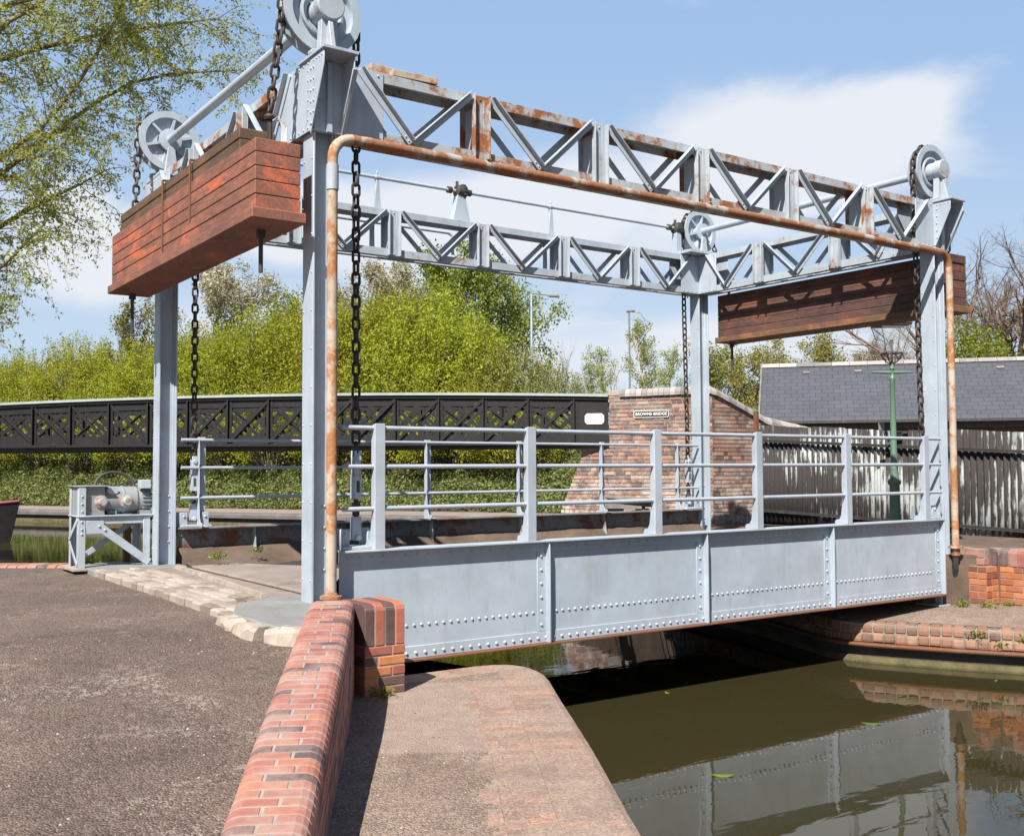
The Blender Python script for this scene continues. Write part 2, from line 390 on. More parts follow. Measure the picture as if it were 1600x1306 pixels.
def watermat():
    m, nt, p = newmat('canal_water')
    v = coords(nt, (1, 1, 1))
    setc(nt, p, (0.034, 0.029, 0.012), 0.01)
    p.inputs['IOR'].default_value = 1.34
    vs = nd(nt, 'ShaderNodeMapping'); vs.inputs['Rotation'].default_value = (0, 0, R(35)); vs.inputs['Scale'].default_value = (0.6, 1.5, 1)
    nt.links.new(v, vs.inputs[0])
    a = noise(nt, vs.outputs[0], 1.7, 3, 0.5, 0.3); b = noise(nt, vs.outputs[0], 9, 2, 0.5)
    bump(nt, p, fmath(nt, 'ADD', a, fmath(nt, 'MULTIPLY', b, 0.10)), 0.045, 0.06)
    return m


WATER = watermat()


def slatemat():
    m, nt, p = newmat('slate_roof')
    br = nd(nt, 'ShaderNodeTexBrick', offset=0.5)
    br.inputs['Scale'].default_value = 1.0; br.inputs['Brick Width'].default_value = 0.30; br.inputs['Row Height'].default_value = 0.2
    br.inputs['Mortar Size'].default_value = 0.006; br.inputs['Mortar Smooth'].default_value = 0.0
    br.inputs['Color1'].default_value = (0.075, 0.078, 0.092, 1); br.inputs['Color2'].default_value = (0.088, 0.090, 0.106, 1); br.inputs['Mortar'].default_value = (0.045, 0.046, 0.055, 1)
    tc = nd(nt, 'ShaderNodeTexCoord'); nt.links.new(tc.outputs['UV'], br.inputs['Vector'])
    n = noise(nt, coords(nt), 1.2, 7, 0.6)
    c = mixc(nt, 0.5, br.outputs[0], mixc(nt, n, (0.6, 0.6, 0.6), (1.4, 1.4, 1.4)), 'MULTIPLY')
    setc(nt, p, c, 0.6)
    sx = nd(nt, 'ShaderNodeSeparateXYZ'); nt.links.new(tc.outputs['UV'], sx.inputs[0])
    saw = fmath(nt, 'FRACT', fmath(nt, 'DIVIDE', sx.outputs[1], 0.2))
    bump(nt, p, fmath(nt, 'SUBTRACT', fmath(nt, 'MULTIPLY', saw, -1.0), fmath(nt, 'MULTIPLY', br.outputs['Fac'], 0.5)), 0.9, 0.02)
    return m


SLATE = slatemat()


def wallbrickmat(name, c1, c2, mort):
    m, nt, p = newmat(name)
    br = nd(nt, 'ShaderNodeTexBrick', offset=0.5)
    br.inputs['Scale'].default_value = 1.0; br.inputs['Brick Width'].default_value = 0.225; br.inputs['Row Height'].default_value = 0.075
    br.inputs['Mortar Size'].default_value = 0.006
    br.inputs['Color1'].default_value = (*c1, 1); br.inputs['Color2'].default_value = (*c2, 1); br.inputs['Mortar'].default_value = (*mort, 1)
    tc = nd(nt, 'ShaderNodeTexCoord'); nt.links.new(tc.outputs['UV'], br.inputs['Vector'])
    c = mixc(nt, 0.5, br.outputs[0], mixc(nt, noise(nt, coords(nt), 3, 6, 0.6), (0.5, 0.5, 0.5), (1.5, 1.5, 1.5)), 'MULTIPLY')
    setc(nt, p, c, 0.85); bump(nt, p, br.outputs['Fac'], -0.5, 0.006)
    return m


SHEDWALL = wallbrickmat('shed_brick', (0.12, 0.05, 0.04), (0.20, 0.085, 0.06), (0.15, 0.12, 0.1))


def corrumat():
    m, nt, p = newmat('flaking_corrugated_iron')
    v = coords(nt, (1, 2.4, 0.20))
    a = noise(nt, v, 8.5, 9, 0.74, 0.2); big = noise(nt, coords(nt), 1.1, 5, 0.55)
    f = fmath(nt, 'ADD', a, fmath(nt, 'MULTIPLY', fmath(nt, 'SUBTRACT', big, 0.5), 1.05))
    sy = nd(nt, 'ShaderNodeSeparateXYZ'); nt.links.new(coords(nt), sy.inputs[0])
    f = fmath(nt, 'ADD', f, fmath(nt, 'MULTIPLY', fmath(nt, 'COSINE', fmath(nt, 'MULTIPLY', sy.outputs[1], 2 * math.pi / 0.11)), 0.075))
    f = fmath(nt, 'SUBTRACT', f, fmath(nt, 'MULTIPLY', ramp(nt, fmath(nt, 'MULTIPLY', sy.outputs[1], 0.2), [(0.52, 0), (0.60, 1)]), 0.13))
    mask = ramp(nt, f, [(0.515, 0), (0.635, 1)])
    fine = noise(nt, coords(nt), 30, 5, 0.6)
    dark = mixc(nt, fine, (0.010, 0.009, 0.009), (0.045, 0.035, 0.032))
    pale = mixc(nt, fine, (0.24, 0.265, 0.265), (0.42, 0.445, 0.435))
    setc(nt, p, mixc(nt, mask, dark, pale), 0.8)
    bump(nt, p, fmath(nt, 'ADD', mask, fine), 0.3, 0.004)
    return m


CORRU = corrumat()


def leafmat(name, stops, trans=0.35, rough=0.5, spec=0.25):
    m, nt, p = newmat(name)
    g = nd(nt, 'ShaderNodeNewGeometry')
    c = ramp(nt, g.outputs['Random Per Island'], stops)
    oi = nd(nt, 'ShaderNodeObjectInfo'); hv = nd(nt, 'ShaderNodeHueSaturation')
    nt.links.new(mixf(nt, oi.outputs['Random'], 0.485, 0.512), hv.inputs['Hue']); nt.links.new(mixf(nt, fmath(nt, 'FRACT', fmath(nt, 'MULTIPLY', oi.outputs['Random'], 7.3)), 0.78, 1.12), hv.inputs['Value'])
    nt.links.new(c, hv.inputs['Color']); c = hv.outputs[0]
    setc(nt, p, c, rough)
    p.inputs['Specular IOR Level'].default_value = spec
    tr = nd(nt, 'ShaderNodeBsdfTranslucent'); nt.links.new(mixc(nt, 1.0, c, (1.25, 1.2, 0.7), 'MULTIPLY'), tr.inputs[0])
    mx = nd(nt, 'ShaderNodeMixShader'); mx.inputs[0].default_value = trans
    out = nt.nodes['Material Output']
    nt.links.new(p.outputs[0], mx.inputs[1]); nt.links.new(tr.outputs[0], mx.inputs[2]); nt.links.new(mx.outputs[0], out.inputs[0])
    return m


L_HAW = leafmat('hawthorn_leaf', [(0, (0.21, 0.25, 0.02)), (0.5, (0.35, 0.39, 0.04)), (1, (0.47, 0.48, 0.075))], 0.5)
L_HAW2 = leafmat('olive_leaf', [(0, (0.17, 0.175, 0.04)), (0.5, (0.26, 0.26, 0.06)), (1, (0.36, 0.33, 0.10))], 0.4)
L_SYC = leafmat('sycamore_leaf', [(0, (0.13, 0.19, 0.03)), (0.5, (0.22, 0.29, 0.05)), (1, (0.34, 0.39, 0.09))], 0.45)
L_WIL = leafmat('willow_leaf', [(0, (0.27, 0.33, 0.08)), (0.5, (0.38, 0.44, 0.12)), (0.88, (0.47, 0.52, 0.18)), (1, (0.46, 0.40, 0.18))], 0.5)
L_BIR = leafmat('birch_leaf', [(0, (0.20, 0.26, 0.05)), (0.5, (0.30, 0.35, 0.08)), (1, (0.40, 0.42, 0.13))], 0.4)
L_BLO = leafmat('blossom', [(0, (0.24, 0.23, 0.11)), (0.4, (0.40, 0.36, 0.27)), (1, (0.66, 0.60, 0.55))], 0.3)
L_IVY = leafmat('ivy_leaf', [(0, (0.09, 0.13, 0.03)), (0.5, (0.19, 0.23, 0.07)), (1, (0.30, 0.34, 0.14))], 0.3, 0.55, 0.2)
L_SHR = leafmat('bright_shrub_leaf', [(0, (0.16, 0.22, 0.02)), (0.5, (0.25, 0.32, 0.03)), (1, (0.34, 0.38, 0.06))], 0.42)
L_WEED = leafmat('weed_leaf', [(0, (0.10, 0.16, 0.02)), (1, (0.24, 0.30, 0.05))], 0.35)


def glassmat():
    m, nt, p = newmat('lantern_glass')
    setc(nt, p, (0.75, 0.78, 0.78), 0.08)
    p.inputs['Alpha'].default_value = 0.16
    return m


GLASS = glassmat()

# ------------------------------------------------------------------ mesh helpers
WL = {}


def thing(name, label, cat, loc=(0, 0, 0), group=None):
    o = bpy.data.objects.new(name, None); COL.objects.link(o); o.location = loc; o.empty_display_size = 0.2
    o['label'] = label; o['category'] = cat
    if group: o['group'] = group
    WL[o.name] = Vector(loc)
    return o


def tag(o, label, cat, group=None):
    o['label'] = label; o['category'] = cat
    if group: o['group'] = group
    return o


def kind(o, k): o['kind'] = k; return o


def V(*a): return np.array(a, float)


def unit(v):
    v = np.array(v, float); return v / np.linalg.norm(v)


class MB:
    def __init__(self):
        self.v = []; self.f = []; self.t = []; self.tone = 0.5; self.sm = []

    def add(self, vs, fs, smooth=False):
        o = len(self.v)
        self.v.extend([tuple(map(float, p)) for p in vs])
        for f in fs:
            self.f.append(tuple(i + o for i in f)); self.t.append(self.tone); self.sm.append(smooth)
        return self

    def box(self, x0, x1, y0, y1, z0, z1):
        vs = [(x, y, z) for z in (z0, z1) for y in (y0, y1) for x in (x0, x1)]
        return self.add(vs, [(0, 2, 3, 1), (4, 5, 7, 6), (0, 1, 5, 4), (2, 6, 7, 3), (0, 4, 6, 2), (1, 3, 7, 5)])

    def obox(self, o, ax, ay, az):
        """box from corner o with edge vectors"""
        o, ax, ay, az = map(lambda q: np.array(q, float), (o, ax, ay, az))
        vs = [o + i * ax + j * ay + k * az for k in (0, 1) for j in (0, 1) for i in (0, 1)]
        fs = [(0, 2, 3, 1), (4, 5, 7, 6), (0, 1, 5, 4), (2, 6, 7, 3), (0, 4, 6, 2), (1, 3, 7, 5)]
        if np.dot(np.cross(ax, ay), az) < 0: fs = [f[::-1] for f in fs]
        return self.add(vs, fs)

    def bar(self, p0, p1, w, h, up=(0, 0, 1)):
        """rectangular bar: w across (side), h along up"""
        p0, p1 = V(*p0), V(*p1); d = unit(p1 - p0); up = np.array(up, float)
        s = unit(np.cross(d, up)); u = np.cross(s, d)
        return self.obox(p0 - s * w / 2 - u * h / 2, p1 - p0, s * w, u * h)

    def prism(self, poly, d):
        """extrude 3-D polygon by vector d"""
        n = len(poly); poly = [np.array(p, float) for p in poly]; d = np.array(d, float)
        nrm = np.zeros(3)
        for i in range(n): nrm += np.cross(poly[i], poly[(i + 1) % n])
        if np.dot(nrm, d) > 0: poly = poly[::-1]
        vs = poly + [p + d for p in poly]
        fs = [tuple(range(n)), tuple(range(2 * n - 1, n - 1, -1))]
        fs += [(i, i + n, (i + 1) % n + n, (i + 1) % n) for i in range(n)]
        return self.add(vs, fs)

    def tube(self, pts, r, n=8, cap=True, smooth=True):
        pts = [np.array(p, float) for p in pts]
        rr = r if hasattr(r, '__len__') else [r] * len(pts)
        vs = []; up = None
        for i, p in enumerate(pts):
            d = unit((pts[min(i + 1, len(pts) - 1)] - pts[max(i - 1, 0)]))
            if up is None:
                up = np.array([0, 0, 1.0]) if abs(d[2]) < 0.9 else np.array([1.0, 0, 0])
            s = unit(np.cross(d, up)); up = np.cross(s, d)
            for k in range(n):
                a = 2 * math.pi * k / n
                vs.append(p + rr[i] * (math.cos(a) * s + math.sin(a) * up))
        fs = []
        for i in range(len(pts) - 1):
            for k in range(n):
                a, b = i * n + k, i * n + (k + 1) % n
                fs.append((a, b, b + n, a + n))
        self.add(vs, fs, smooth)
        if cap:
            o = len(self.v) - len(vs)
            self.f.append(tuple(o + k for k in range(n))[::-1]); self.t.append(self.tone); self.sm.append(False)
            self.f.append(tuple(o + (len(pts) - 1) * n + k for k in range(n))); self.t.append(self.tone); self.sm.append(False)
        return self

    def lathe(self, prof, o, axis, n=32, smooth=True, closed=False):
        """prof [(r, a)] turned round axis through o (a along axis)"""
        o = np.array(o, float); ax = unit(axis)
        s = unit(np.cross(ax, (0, 0, 1) if abs(ax[2]) < 0.9 else (1, 0, 0))); u = np.cross(ax, s)
        vs = []
        for (r, a) in prof:
            for k in range(n):
                t = 2 * math.pi * k / n
                vs.append(o + ax * a + r * (math.cos(t) * s + math.sin(t) * u))
        fs = []
        m = len(prof)
        for i in range(m if closed else m - 1):
            j = (i + 1) % m
            for k in range(n):
                fs.append((i * n + k, i * n + (k + 1) % n, j * n + (k + 1) % n, j * n + k))
        return self.add(vs, fs, smooth)

    def dome(self, p, nrm, r, n=6):
        p = np.array(p, float); ax = unit(nrm)
        s = unit(np.cross(ax, (0, 0, 1) if abs(ax[2]) < 0.9 else (1, 0, 0))); u = np.cross(ax, s)
        vs = []
        for (q, h) in ((1.0, 0), (0.8, 0.5), (0.35, 0.8)):
            for k in range(n):
                t = 2 * math.pi * k / n
                vs.append(p + ax * h * r + q * r * (math.cos(t) * s + math.sin(t) * u))
        fs = [(i * n + k, i * n + (k + 1) % n, (i + 1) * n + (k + 1) % n, (i + 1) * n + k) for i in range(2) for k in range(n)]
        fs.append(tuple(2 * n + k for k in range(n)))
        return self.add(vs, fs, True)

    def rivets(self, p0, p1, pitch, nrm, r=0.014):
        p0, p1 = V(*p0), V(*p1); L = np.linalg.norm(p1 - p0); n = max(1, int(round(L / pitch)))
        for i in range(n + 1): self.dome(p0 + (p1 - p0) * i / n, nrm, r)
        return self

    def build(self, name, mat, parent=None, bevel=0.0, uv=False, local=False):
        me = bpy.data.meshes.new(name)
        vs = np.array(self.v, float)
        if parent is not None and not local:
            vs = vs - np.array(WL[parent.name])
        me.from_pydata(vs.tolist(), [], self.f)
        me.polygons.foreach_set('use_smooth', self.sm)
        a = me.attributes.new('tone', 'FLOAT', 'FACE'); a.data.foreach_set('value', self.t)
        if uv: boxuv(me)
        me.materials.append(mat)
        me.update()
        if any(self.sm): me.set_sharp_from_angle(angle=R(42))
        o = bpy.data.objects.new(name, me); COL.objects.link(o)
        if parent is not None:
            o.parent = parent; WL[o.name] = WL[parent.name]
        else:
            WL[o.name] = Vector((0, 0, 0))
        if bevel:
            b = o.modifiers.new('edge', 'BEVEL'); b.width = bevel; b.segments = 1; b.limit_method = 'ANGLE'; b.angle_limit = R(40)
        return o


def boxuv(me):
    l = me.uv_layers.new(name='UVMap')
    for p in me.polygons:
        n = p.normal
        if abs(n.z) > 0.85: ua, va = Vector((1, 0, 0)), Vector((0, 1, 0))
        else:
            h = Vector((-n.y, n.x, 0)).normalized(); ua = h; va = n.cross(h)
        for li in p.loop_indices:
            c = me.vertices[me.loops[li].vertex_index].co
            l.data[li].uv = (c.dot(ua), c.dot(va))


def fast_mesh(name, verts, faces, mats, matidx=None, smooth=False):
    """verts (N,3), faces (M,4) arrays"""
    me = bpy.data.meshes.new(name)
    M_, k = faces.shape
    me.vertices.add(len(verts)); me.vertices.foreach_set('co', np.ascontiguousarray(verts, np.float32).ravel())
    me.loops.add(M_ * k); me.loops.foreach_set('vertex_index', np.ascontiguousarray(faces, np.int32).ravel())
    me.polygons.add(M_); me.polygons.foreach_set('loop_start', np.arange(0, M_ * k, k, dtype=np.int32))
    me.polygons.foreach_set('loop_total', np.full(M_, k, np.int32))
    if smooth: me.polygons.foreach_set('use_smooth', np.ones(M_, bool))
    for m in mats: me.materials.append(m)
    me.update(calc_edges=True); me.validate()
    return me


def resample(path, step):
    P = [np.array(p, float) for p in path]
    d = [0]
    for a, b in zip(P, P[1:]): d.append(d[-1] + np.linalg.norm(b - a))
    L = d[-1]; n = max(1, int(round(L / step))); out = []
    for i in range(n + 1):
        s = L * i / n; j = 0
        while j < len(d) - 2 and d[j + 1] < s: j += 1
        t = (s - d[j]) / max(1e-9, d[j + 1] - d[j])
        out.append(P[j] + (P[j + 1] - P[j]) * t)
    return out


def smooth_path(path, it=2):
    P = [np.array(p, float) for p in path]
    for _ in range(it):
        Q = [P[0]]
        for a, b in zip(P, P[1:]):
            Q += [a * 0.75 + b * 0.25, a * 0.25 + b * 0.75]
        Q.append(P[-1]); P = Q
    return P


def frames(pts):
    """right-hand horizontal normals along a path"""
    out = []
    for i in range(len(pts)):
        d = pts[min(i + 1, len(pts) - 1)] - pts[max(i - 1, 0)]
        d = np.array([d[0], d[1], 0.0]); d /= np.linalg.norm(d)
        out.append(np.array([d[1], -d[0], 0.0]))
    return out


def sweep(mb, prof, pts, smooth=False):
    """profile [(n,z)] (closed polygon) swept along pts; n to the right of travel"""
    N = frames(pts); k = len(prof); vs = []
    for p, n in zip(pts, N):
        for (a, z) in prof: vs.append(p + n * a + np.array([0, 0, z]))
    fs = []
    for i in range(len(pts) - 1):
        for j in range(k):
            a, b = i * k + j, i * k + (j + 1) % k
            fs.append((a, b, b + k, a + k))
    fs.append(tuple(range(k))[::-1]); fs.append(tuple((len(pts) - 1) * k + j for j in range(k)))
    return mb.add(vs, fs, smooth)


def sweep_bricks(mb, profs, path, pitch, gap, rng, jit=0.002):
    """one block per pitch along path; profs: callable(i)-> list of profiles"""
    pts = resample(path, pitch); N = frames(pts)
    for i in range(len(pts) - 1):
        a, b = pts[i], pts[i + 1]
        L = np.linalg.norm(b - a); t = (b - a) / L
        a2 = a + t * gap / 2; b2 = b - t * gap / 2
        n0, n1 = N[i], N[i + 1]
        for pr in profs(i):
            mb.tone = rng.random(); dz = rng.uniform(-jit, jit)
            k = len(pr)
            vs = [a2 + n0 * q + np.array([0, 0, z + dz]) for q, z in pr] + [b2 + n1 * q + np.array([0, 0, z + dz]) for q, z in pr]
            fs = [(j, (j + 1) % k, (j + 1) % k + k, j + k) for j in range(k)] + [tuple(range(k))[::-1], tuple(range(k, 2 * k))]
            mb.add(vs, fs)


def sheet(name, poly, z, mat, knd='structure', uv=False):
    mb = MB(); mb.add([(p[0], p[1], z if len(p) < 3 else p[2]) for p in poly], [tuple(range(len(poly)))])
    o = mb.build(name, mat, uv=uv)
    me = o.data
    if me.polygons[0].normal.z < 0: me.flip_normals()
    o['kind'] = knd
    return o


# ------------------------------------------------------------------ constants of the lift bridge
L, W = 8.24, 4.05
ZW = -1.17
rng = random.Random(7)
nrng = np.random.default_rng(7)

# ------------------------------------------------------------------ setting: water, land, quays
def make_setting():
    kind(sheet('water', [(-90, -40), (160, -40), (160, 140), (-90, 140)], ZW, WATER), 'structure')
    kind(sheet('canal_bed', [(-95, -45), (165, -45), (165, 145), (-95, 145)], ZW - 0.9, QWALL), 'structure')

    # gravel ramp on the left, rising to the bridge
    wall = WALLPATH
    def wx(y):
        for a, b in zip(wall, wall[1:]):
            if b[1] <= y <= a[1]:
                t = (y - a[1]) / (b[1] - a[1]); return a[0] + t * (b[0] - a[0]) - 0.12
        return wall[-1][0]
    def gh(x, y):
        h = -0.055
        if y < -0.45: h -= 0.082 * (-0.45 - y)
        h += 0.012 * mnoise.noise(Vector((x * 0.7, y * 0.7, 0.3))) + 0.006 * mnoise.noise(Vector((x * 2.5, y * 2.5, 3)))
        if x < -2: h += 0.01 * min(6, -2 - x)
        return max(h, -0.63)
    ys = list(np.arange(-16, -0.8, 0.22)) + list(np.arange(-0.8, 5.0, 0.16)) + list(np.arange(5.0, 20, 0.5))
    nx = 70; vs = []; fs = []
    for j, y in enumerate(ys):
        if y < -0.72: xr = wx(y)
        elif y < 4.72: xr = -0.62 if y > -0.3 else -0.5
        else: xr = -0.62 - (y - 4.72) * 1.2
        xl = -26.0
        for i in range(nx + 1):
            t = (i / nx) ** 2.2
            x = xr + (xl - xr) * t
            vs.append((x, y, gh(x, y)))
    for j in range(len(ys) - 1):
        for i in range(nx):
            a = j * (nx + 1) + i
            fs.append((a, a + nx + 1, a + nx + 2, a + 1))
    me = fast_mesh('gravel_ramp', np.array(vs), np.array(fs), [GRAVEL], smooth=True)
    o = bpy.data.objects.new('gravel_ramp', me); COL.objects.link(o); o['kind'] = 'structure'
    if me.polygons[0].normal.z < 0: me.flip_normals()

    # body of the left bank below the ramp and the coping on its far edge
    mb = MB()
    far = [(0.30, 4.62, 0), (-0.62, 4.72, 0), (-1.5, 5.45, 0), (-6, 9.2, 0), (-24, 24.2, 0)]
    pts = [np.array(p, float) for p in far]
    sweep(mb, [(-0.5, ZW - 0.8), (-0.02, ZW - 0.8), (-0.02, -0.09), (-0.5, -0.09)], [p for p in pts[::-1]])
    q = kind(mb.build('left_quay_wall', QWALL), 'structure')
    mb = MB()
    sweep_bricks(mb, lambda i: [[(-0.36, -0.10), (0.0, -0.10), (0.0, -0.05), (-0.02, -0.015), (-0.06, 0.0), (-0.34, 0.0), (-0.36, -0.012)]], [(-24, 24.2, -.03), (-6, 9.2, -.03), (-1.5, 5.45, -.03), (-0.75, 4.84, -.03)], 0.115, 0.01, rng)
    mb.build('quay_coping', BRICK, q)

    # low towpath in front, concrete slab and brick edging
    E = QEDGE_L
    inner = [tuple(np.array(p) - 0.33 * n) for p, n in zip(E, frames(E))]
    poly = [(p[0], p[1]) for p in inner] + [(0.0, 4.3), (-0.25, -0.5)] + [(w[0] - 0.1, w[1]) for w in wall] + [(-7.5, -15.5)]
    kind(sheet('towpath', poly, -0.602, PATHG), 'structure')
    mb = MB(); r2 = random.Random(3)
    cap = [(-0.34, -0.15), (0.03, -0.15), (0.03, -0.055), (0.012, -0.018), (-0.03, 0.0), (-0.34, 0.002)]
    sweep_bricks(mb, lambda i: [cap], [(p[0], p[1], -0.6) for p in E], 0.079, 0.003, r2, 0.001)
    ql = mb.build('quay_edging', BRICKP); kind(ql, 'structure')
    mb = MB()
    # worn rows of brick between slab and edging
    r3 = random.Random(5)
    off = [tuple(np.array(p) - 0.341 * n) for p, n in zip(E, frames(E))]
    seg = [(p[0], p[1], -0.6) for p in off][4:15]
    def rows(i):
        o = (0, .115, .06, .17)[i % 4]; e = .26 + .10 * r3.random()
        cs = [0.0] + [c for c in (o + .02, .25) if .03 < c < e - .03] + [e]
        return [[(-b + .001, -0.06), (-a - .001, -0.06), (-a - .001, 0.002), (-b + .001, 0.002)] for a, b in zip(cs, cs[1:])]
    sweep_bricks(mb, rows, seg, 0.079, 0.0022, r3, 0.0006)
    mb.build('worn_brick_paving', BRICKP, ql)
    mb = MB()
    sweep(mb, [(-0.6, ZW - 0.8), (-0.03, ZW - 0.8), (-0.03, -0.745), (-0.6, -0.745)], [V(*p, 0) if len(p) == 2 else V(p[0], p[1], 0) for p in E])
    mb.build('quay_wall', QWALL, ql)
    mb = MB()
    sweep(mb, [(-0.6, -0.745), (0.0, -0.745), (0.0, -0.752), (-0.6, -0.752)], [V(p[0], p[1], 0) for p in E])
    mb.build('quay_ledge', MOSS, ql)

    # bridge seat and approach slab at the left end
    mb = MB(); mb.box(-0.30, 0.16, -0.12, 4.6, -1.9, -0.012)
    mb.box(-0.75, -0.30, -0.12, 4.62, -0.6, -0.03)
    mb.build('bridge_seat', CONC)['kind'] = 'structure'
    mb = MB(); mb.prism([(-0.78, -1.10, -0.3), (-0.40, -1.16, -0.3), (0.12, -0.44, -0.3), (0.16, 0.46, -0.3), (-0.22, 0.52, -0.3), (-0.62, 0.16, -0.3), (-0.79, -0.28, -0.3)], (0, 0, 0.305))
    mb.box(-0.80, 0.16, 3.70, 4.58, -0.3, 0.004)
    kind(mb.build('concrete_pad', PADC, bevel=0.012), 'structure')
    # two worn lanes of the approach with a raised joint between
    mb = MB(); r4 = random.Random(8)
    lane = [(0.02, 3.66), (-0.02, 2.9), (-0.10, 1.9), (-0.17, 1.1), (-0.20, 0.62)]
    pts = [V(x, y, 0) for x, y in lane]
    sweep(mb, [(-0.030, -0.02), (0.030, -0.02), (0.024, 0.022), (-0.024, 0.022)], smooth_path(pts, 2))
    mb.build('approach_joint', STONE)['kind'] = 'structure'
    # setts
    mb = MB(); r5 = random.Random(9)
    y = -0.12
    xs = [-0.80, -0.69, -0.58, -0.47, -0.36, -0.25]
    for c in range(5):
        y = -0.22 + r5.random() * 0.1 if c < 2 else 0.30 + 0.10 * c
        while y < 3.66:
            ln = r5.uniform(0.17, 0.24); mb.tone = r5.random()
            dz = r5.uniform(-0.006, 0.006); e = 0.008; j = r5.uniform(-0.01, 0.01)
            x0, x1 = xs[c] + e + j, xs[c + 1] - e
            zt = 0.012 + dz - 0.05 * max(0, (0.3 - y))
            lo = [(x0, y, -0.2), (x1, y, -0.2), (x1, y + ln - 0.014, -0.2), (x0, y + ln - 0.014, -0.2)]
            hi = [(x0 + .012, y + .012, zt), (x1 - .012, y + .012, zt), (x1 - .012, y + ln - .026, zt), (x0 + .012, y + ln - .026, zt)]
            md = [(p[0], p[1], zt - 0.014) for p in lo]
            mb.add(lo + md + hi, [(0, 1, 5, 4), (1, 2, 6, 5), (2, 3, 7, 6), (3, 0, 4, 7), (4, 5, 9, 8), (5, 6, 10, 9), (6, 7, 11, 10), (7, 4, 8, 11), (8, 9, 10, 11)])
            y += ln
    kind(mb.build('sett_paving', SETT), 'structure')
    # rough kerb stones round the pad
    for i, (a, b) in enumerate((((-0.80, -0.26), (-0.82, -0.62)), ((-0.82, -0.64), (-0.78, -0.94)), ((-0.77, -0.95), (-0.55, -1.22)))):
        mb = MB(); rr = random.Random(20 + i)
        a, b = V(*a, 0), V(*b, 0); n = resample([a, b], 0.06); N = frames(n)
        vs = []; k = 7
        for ii, (p, nn) in enumerate(zip(n, N)):
            sq = 0.95 if ii in (0, len(n) - 1) else 1
            for (q, z) in ((-0.02, -0.3), (0.115, -0.3), (0.125, -0.10), (0.118, -0.025), (0.085, 0.0), (0.0, 0.005), (-0.02, 0.0)):
                vs.append(p + nn * (q * sq + rr.uniform(-0.018, 0.018)) + V(0, 0, z + (rr.uniform(-0.02, 0.008) if z > -0.2 else 0) - (0.008 if sq < 1 and z > -0.05 else 0)))
        fs = [(ii * k + j, ii * k + (j + 1) % k, (ii + 1) * k + (j + 1) % k, (ii + 1) * k + j) for ii in range(len(n) - 1) for j in range(k)]
        fs += [tuple(range(k))[::-1], tuple((len(n) - 1) * k + j for j in range(k))]
        mb.add(vs, fs)
        o = mb.build('kerb_stone', STONE); o['kind'] = 'structure'

    # right quay: paved nose under the bridge
    Q = QEDGE_R
    N = frames(Q)
    nin = [np.array(p) - 0.16 * n for p, n in zip(Q, N)]
    poly = [(p[0], p[1], -0.72) for p in nin] + [(13.0, -9.0, -0.72), (12.0, -4.0, -0.66), (9.5, -0.5, -0.62), (8.6, 0.0, -0.62), (8.4, 4.4, -0.62)]
    mbq = MB(); ctr = (8.5, -0.7, -0.63)
    vs = [ctr] + poly; n_ = len(poly)
    mbq.add(vs, [(0, 1 + i, 1 + (i + 1) % n_) for i in range(n_)])
    o = mbq.build('right_quay', PATHG); o['kind'] = 'structure'
    for p in o.data.polygons:
        if p.normal.z < 0: p.flip()
    mb = MB(); r6 = random.Random(13)
    b1 = [(-0.20, -0.115), (0.03, -0.115), (0.03, -0.06), (0.015, -0.022), (-0.03, -0.003), (-0.08, 0.004), (-0.2, 0.004)]
    b2 = [(-0.20, -0.225), (0.045, -0.225), (0.052, -0.19), (0.045, -0.145), (0.025, -0.125), (-0.2, -0.125)]
    sweep_bricks(mb, lambda i: [b1, b2], [(p[0], p[1], -0.72) for p in Q], 0.120, 0.009, r6, 0.008)
    mb.build('quay_edge_brick', BRICKQ, o, bevel=0.012)
    mb = MB(); sweep(mb, [(-0.22, -0.22), (0.018, -0.22), (0.018, -0.02), (-0.03, -0.012), (-0.22, -0.012)], [V(p[0], p[1], -0.72) for p in Q])
    mb.build('quay_edge_mortar', MORTARD, o)
    mb = MB(); sweep(mb, [(0.0, -0.265), (0.115, -0.265), (0.125, -0.25), (0.125, -0.238), (0.115, -0.228), (0.0, -0.228)], [V(p[0], p[1], -0.72) for p in Q])
    mb.build('rubbing_strip', RUST, o)
    mb = MB(); sweep(mb, [(-0.5, -1.5), (0.02, -1.5), (0.02, -0.26), (-0.5, -0.26)], [V(p[0], p[1], -0.72) for p in Q])
    mb.build('quay_wall', QWALL, o)
    mb = MB(); sweep(mb, [(0.0, -0.60), (0.07, -0.60), (0.075, -0.43), (0.05, -0.385), (0.0, -0.38)], [V(p[0], p[1], -0.72) for p in Q])
    mb.build('mossy_ledge', MOSS, o)

    # upper ground on the right
    poly = [(8.05, 0.1), (8.05, 4.3), (8.9, 7.4), (9.25, 9.0), (10.2, 9.2), (24, 24), (90, 60), (90, -30), (9.2, -9), (8.75, -0.62), (8.3, -0.2)]
    mb = MB(); mb.prism([(x, y, -2.1) for x, y in poly], (0, 0, 2.06))
    kind(mb.build('ground', SOIL), 'structure')

    # far bank beyond the basin: coping, path, ivy slope, plateau
    A = V(*at(-260, 787.5, 50)[:2]); B = V(*at(930, 813, 34.5)[:2])
    d = unit(B - A); nrm = V(-d[1], d[0])
    if nrm @ (A - CAM[:2]) < 0: nrm = -nrm
    prof = [(0.0, -0.72), (3.3, -0.66), (3.6, -0.60), (4.8, 0.15), (6.5, 1.3), (9, 2.2), (14, 2.6), (40, 3.2), (160, 5)]
    T = np.linspace(-60, 110, 40); vs = []; fs = []
    for t in T:
        for (s, z) in prof:
            p = A + d * t + nrm * s; vs.append((p[0], p[1], z + (0.15 * mnoise.noise(Vector((t * .3, s, 0))) if s > 4 else 0)))
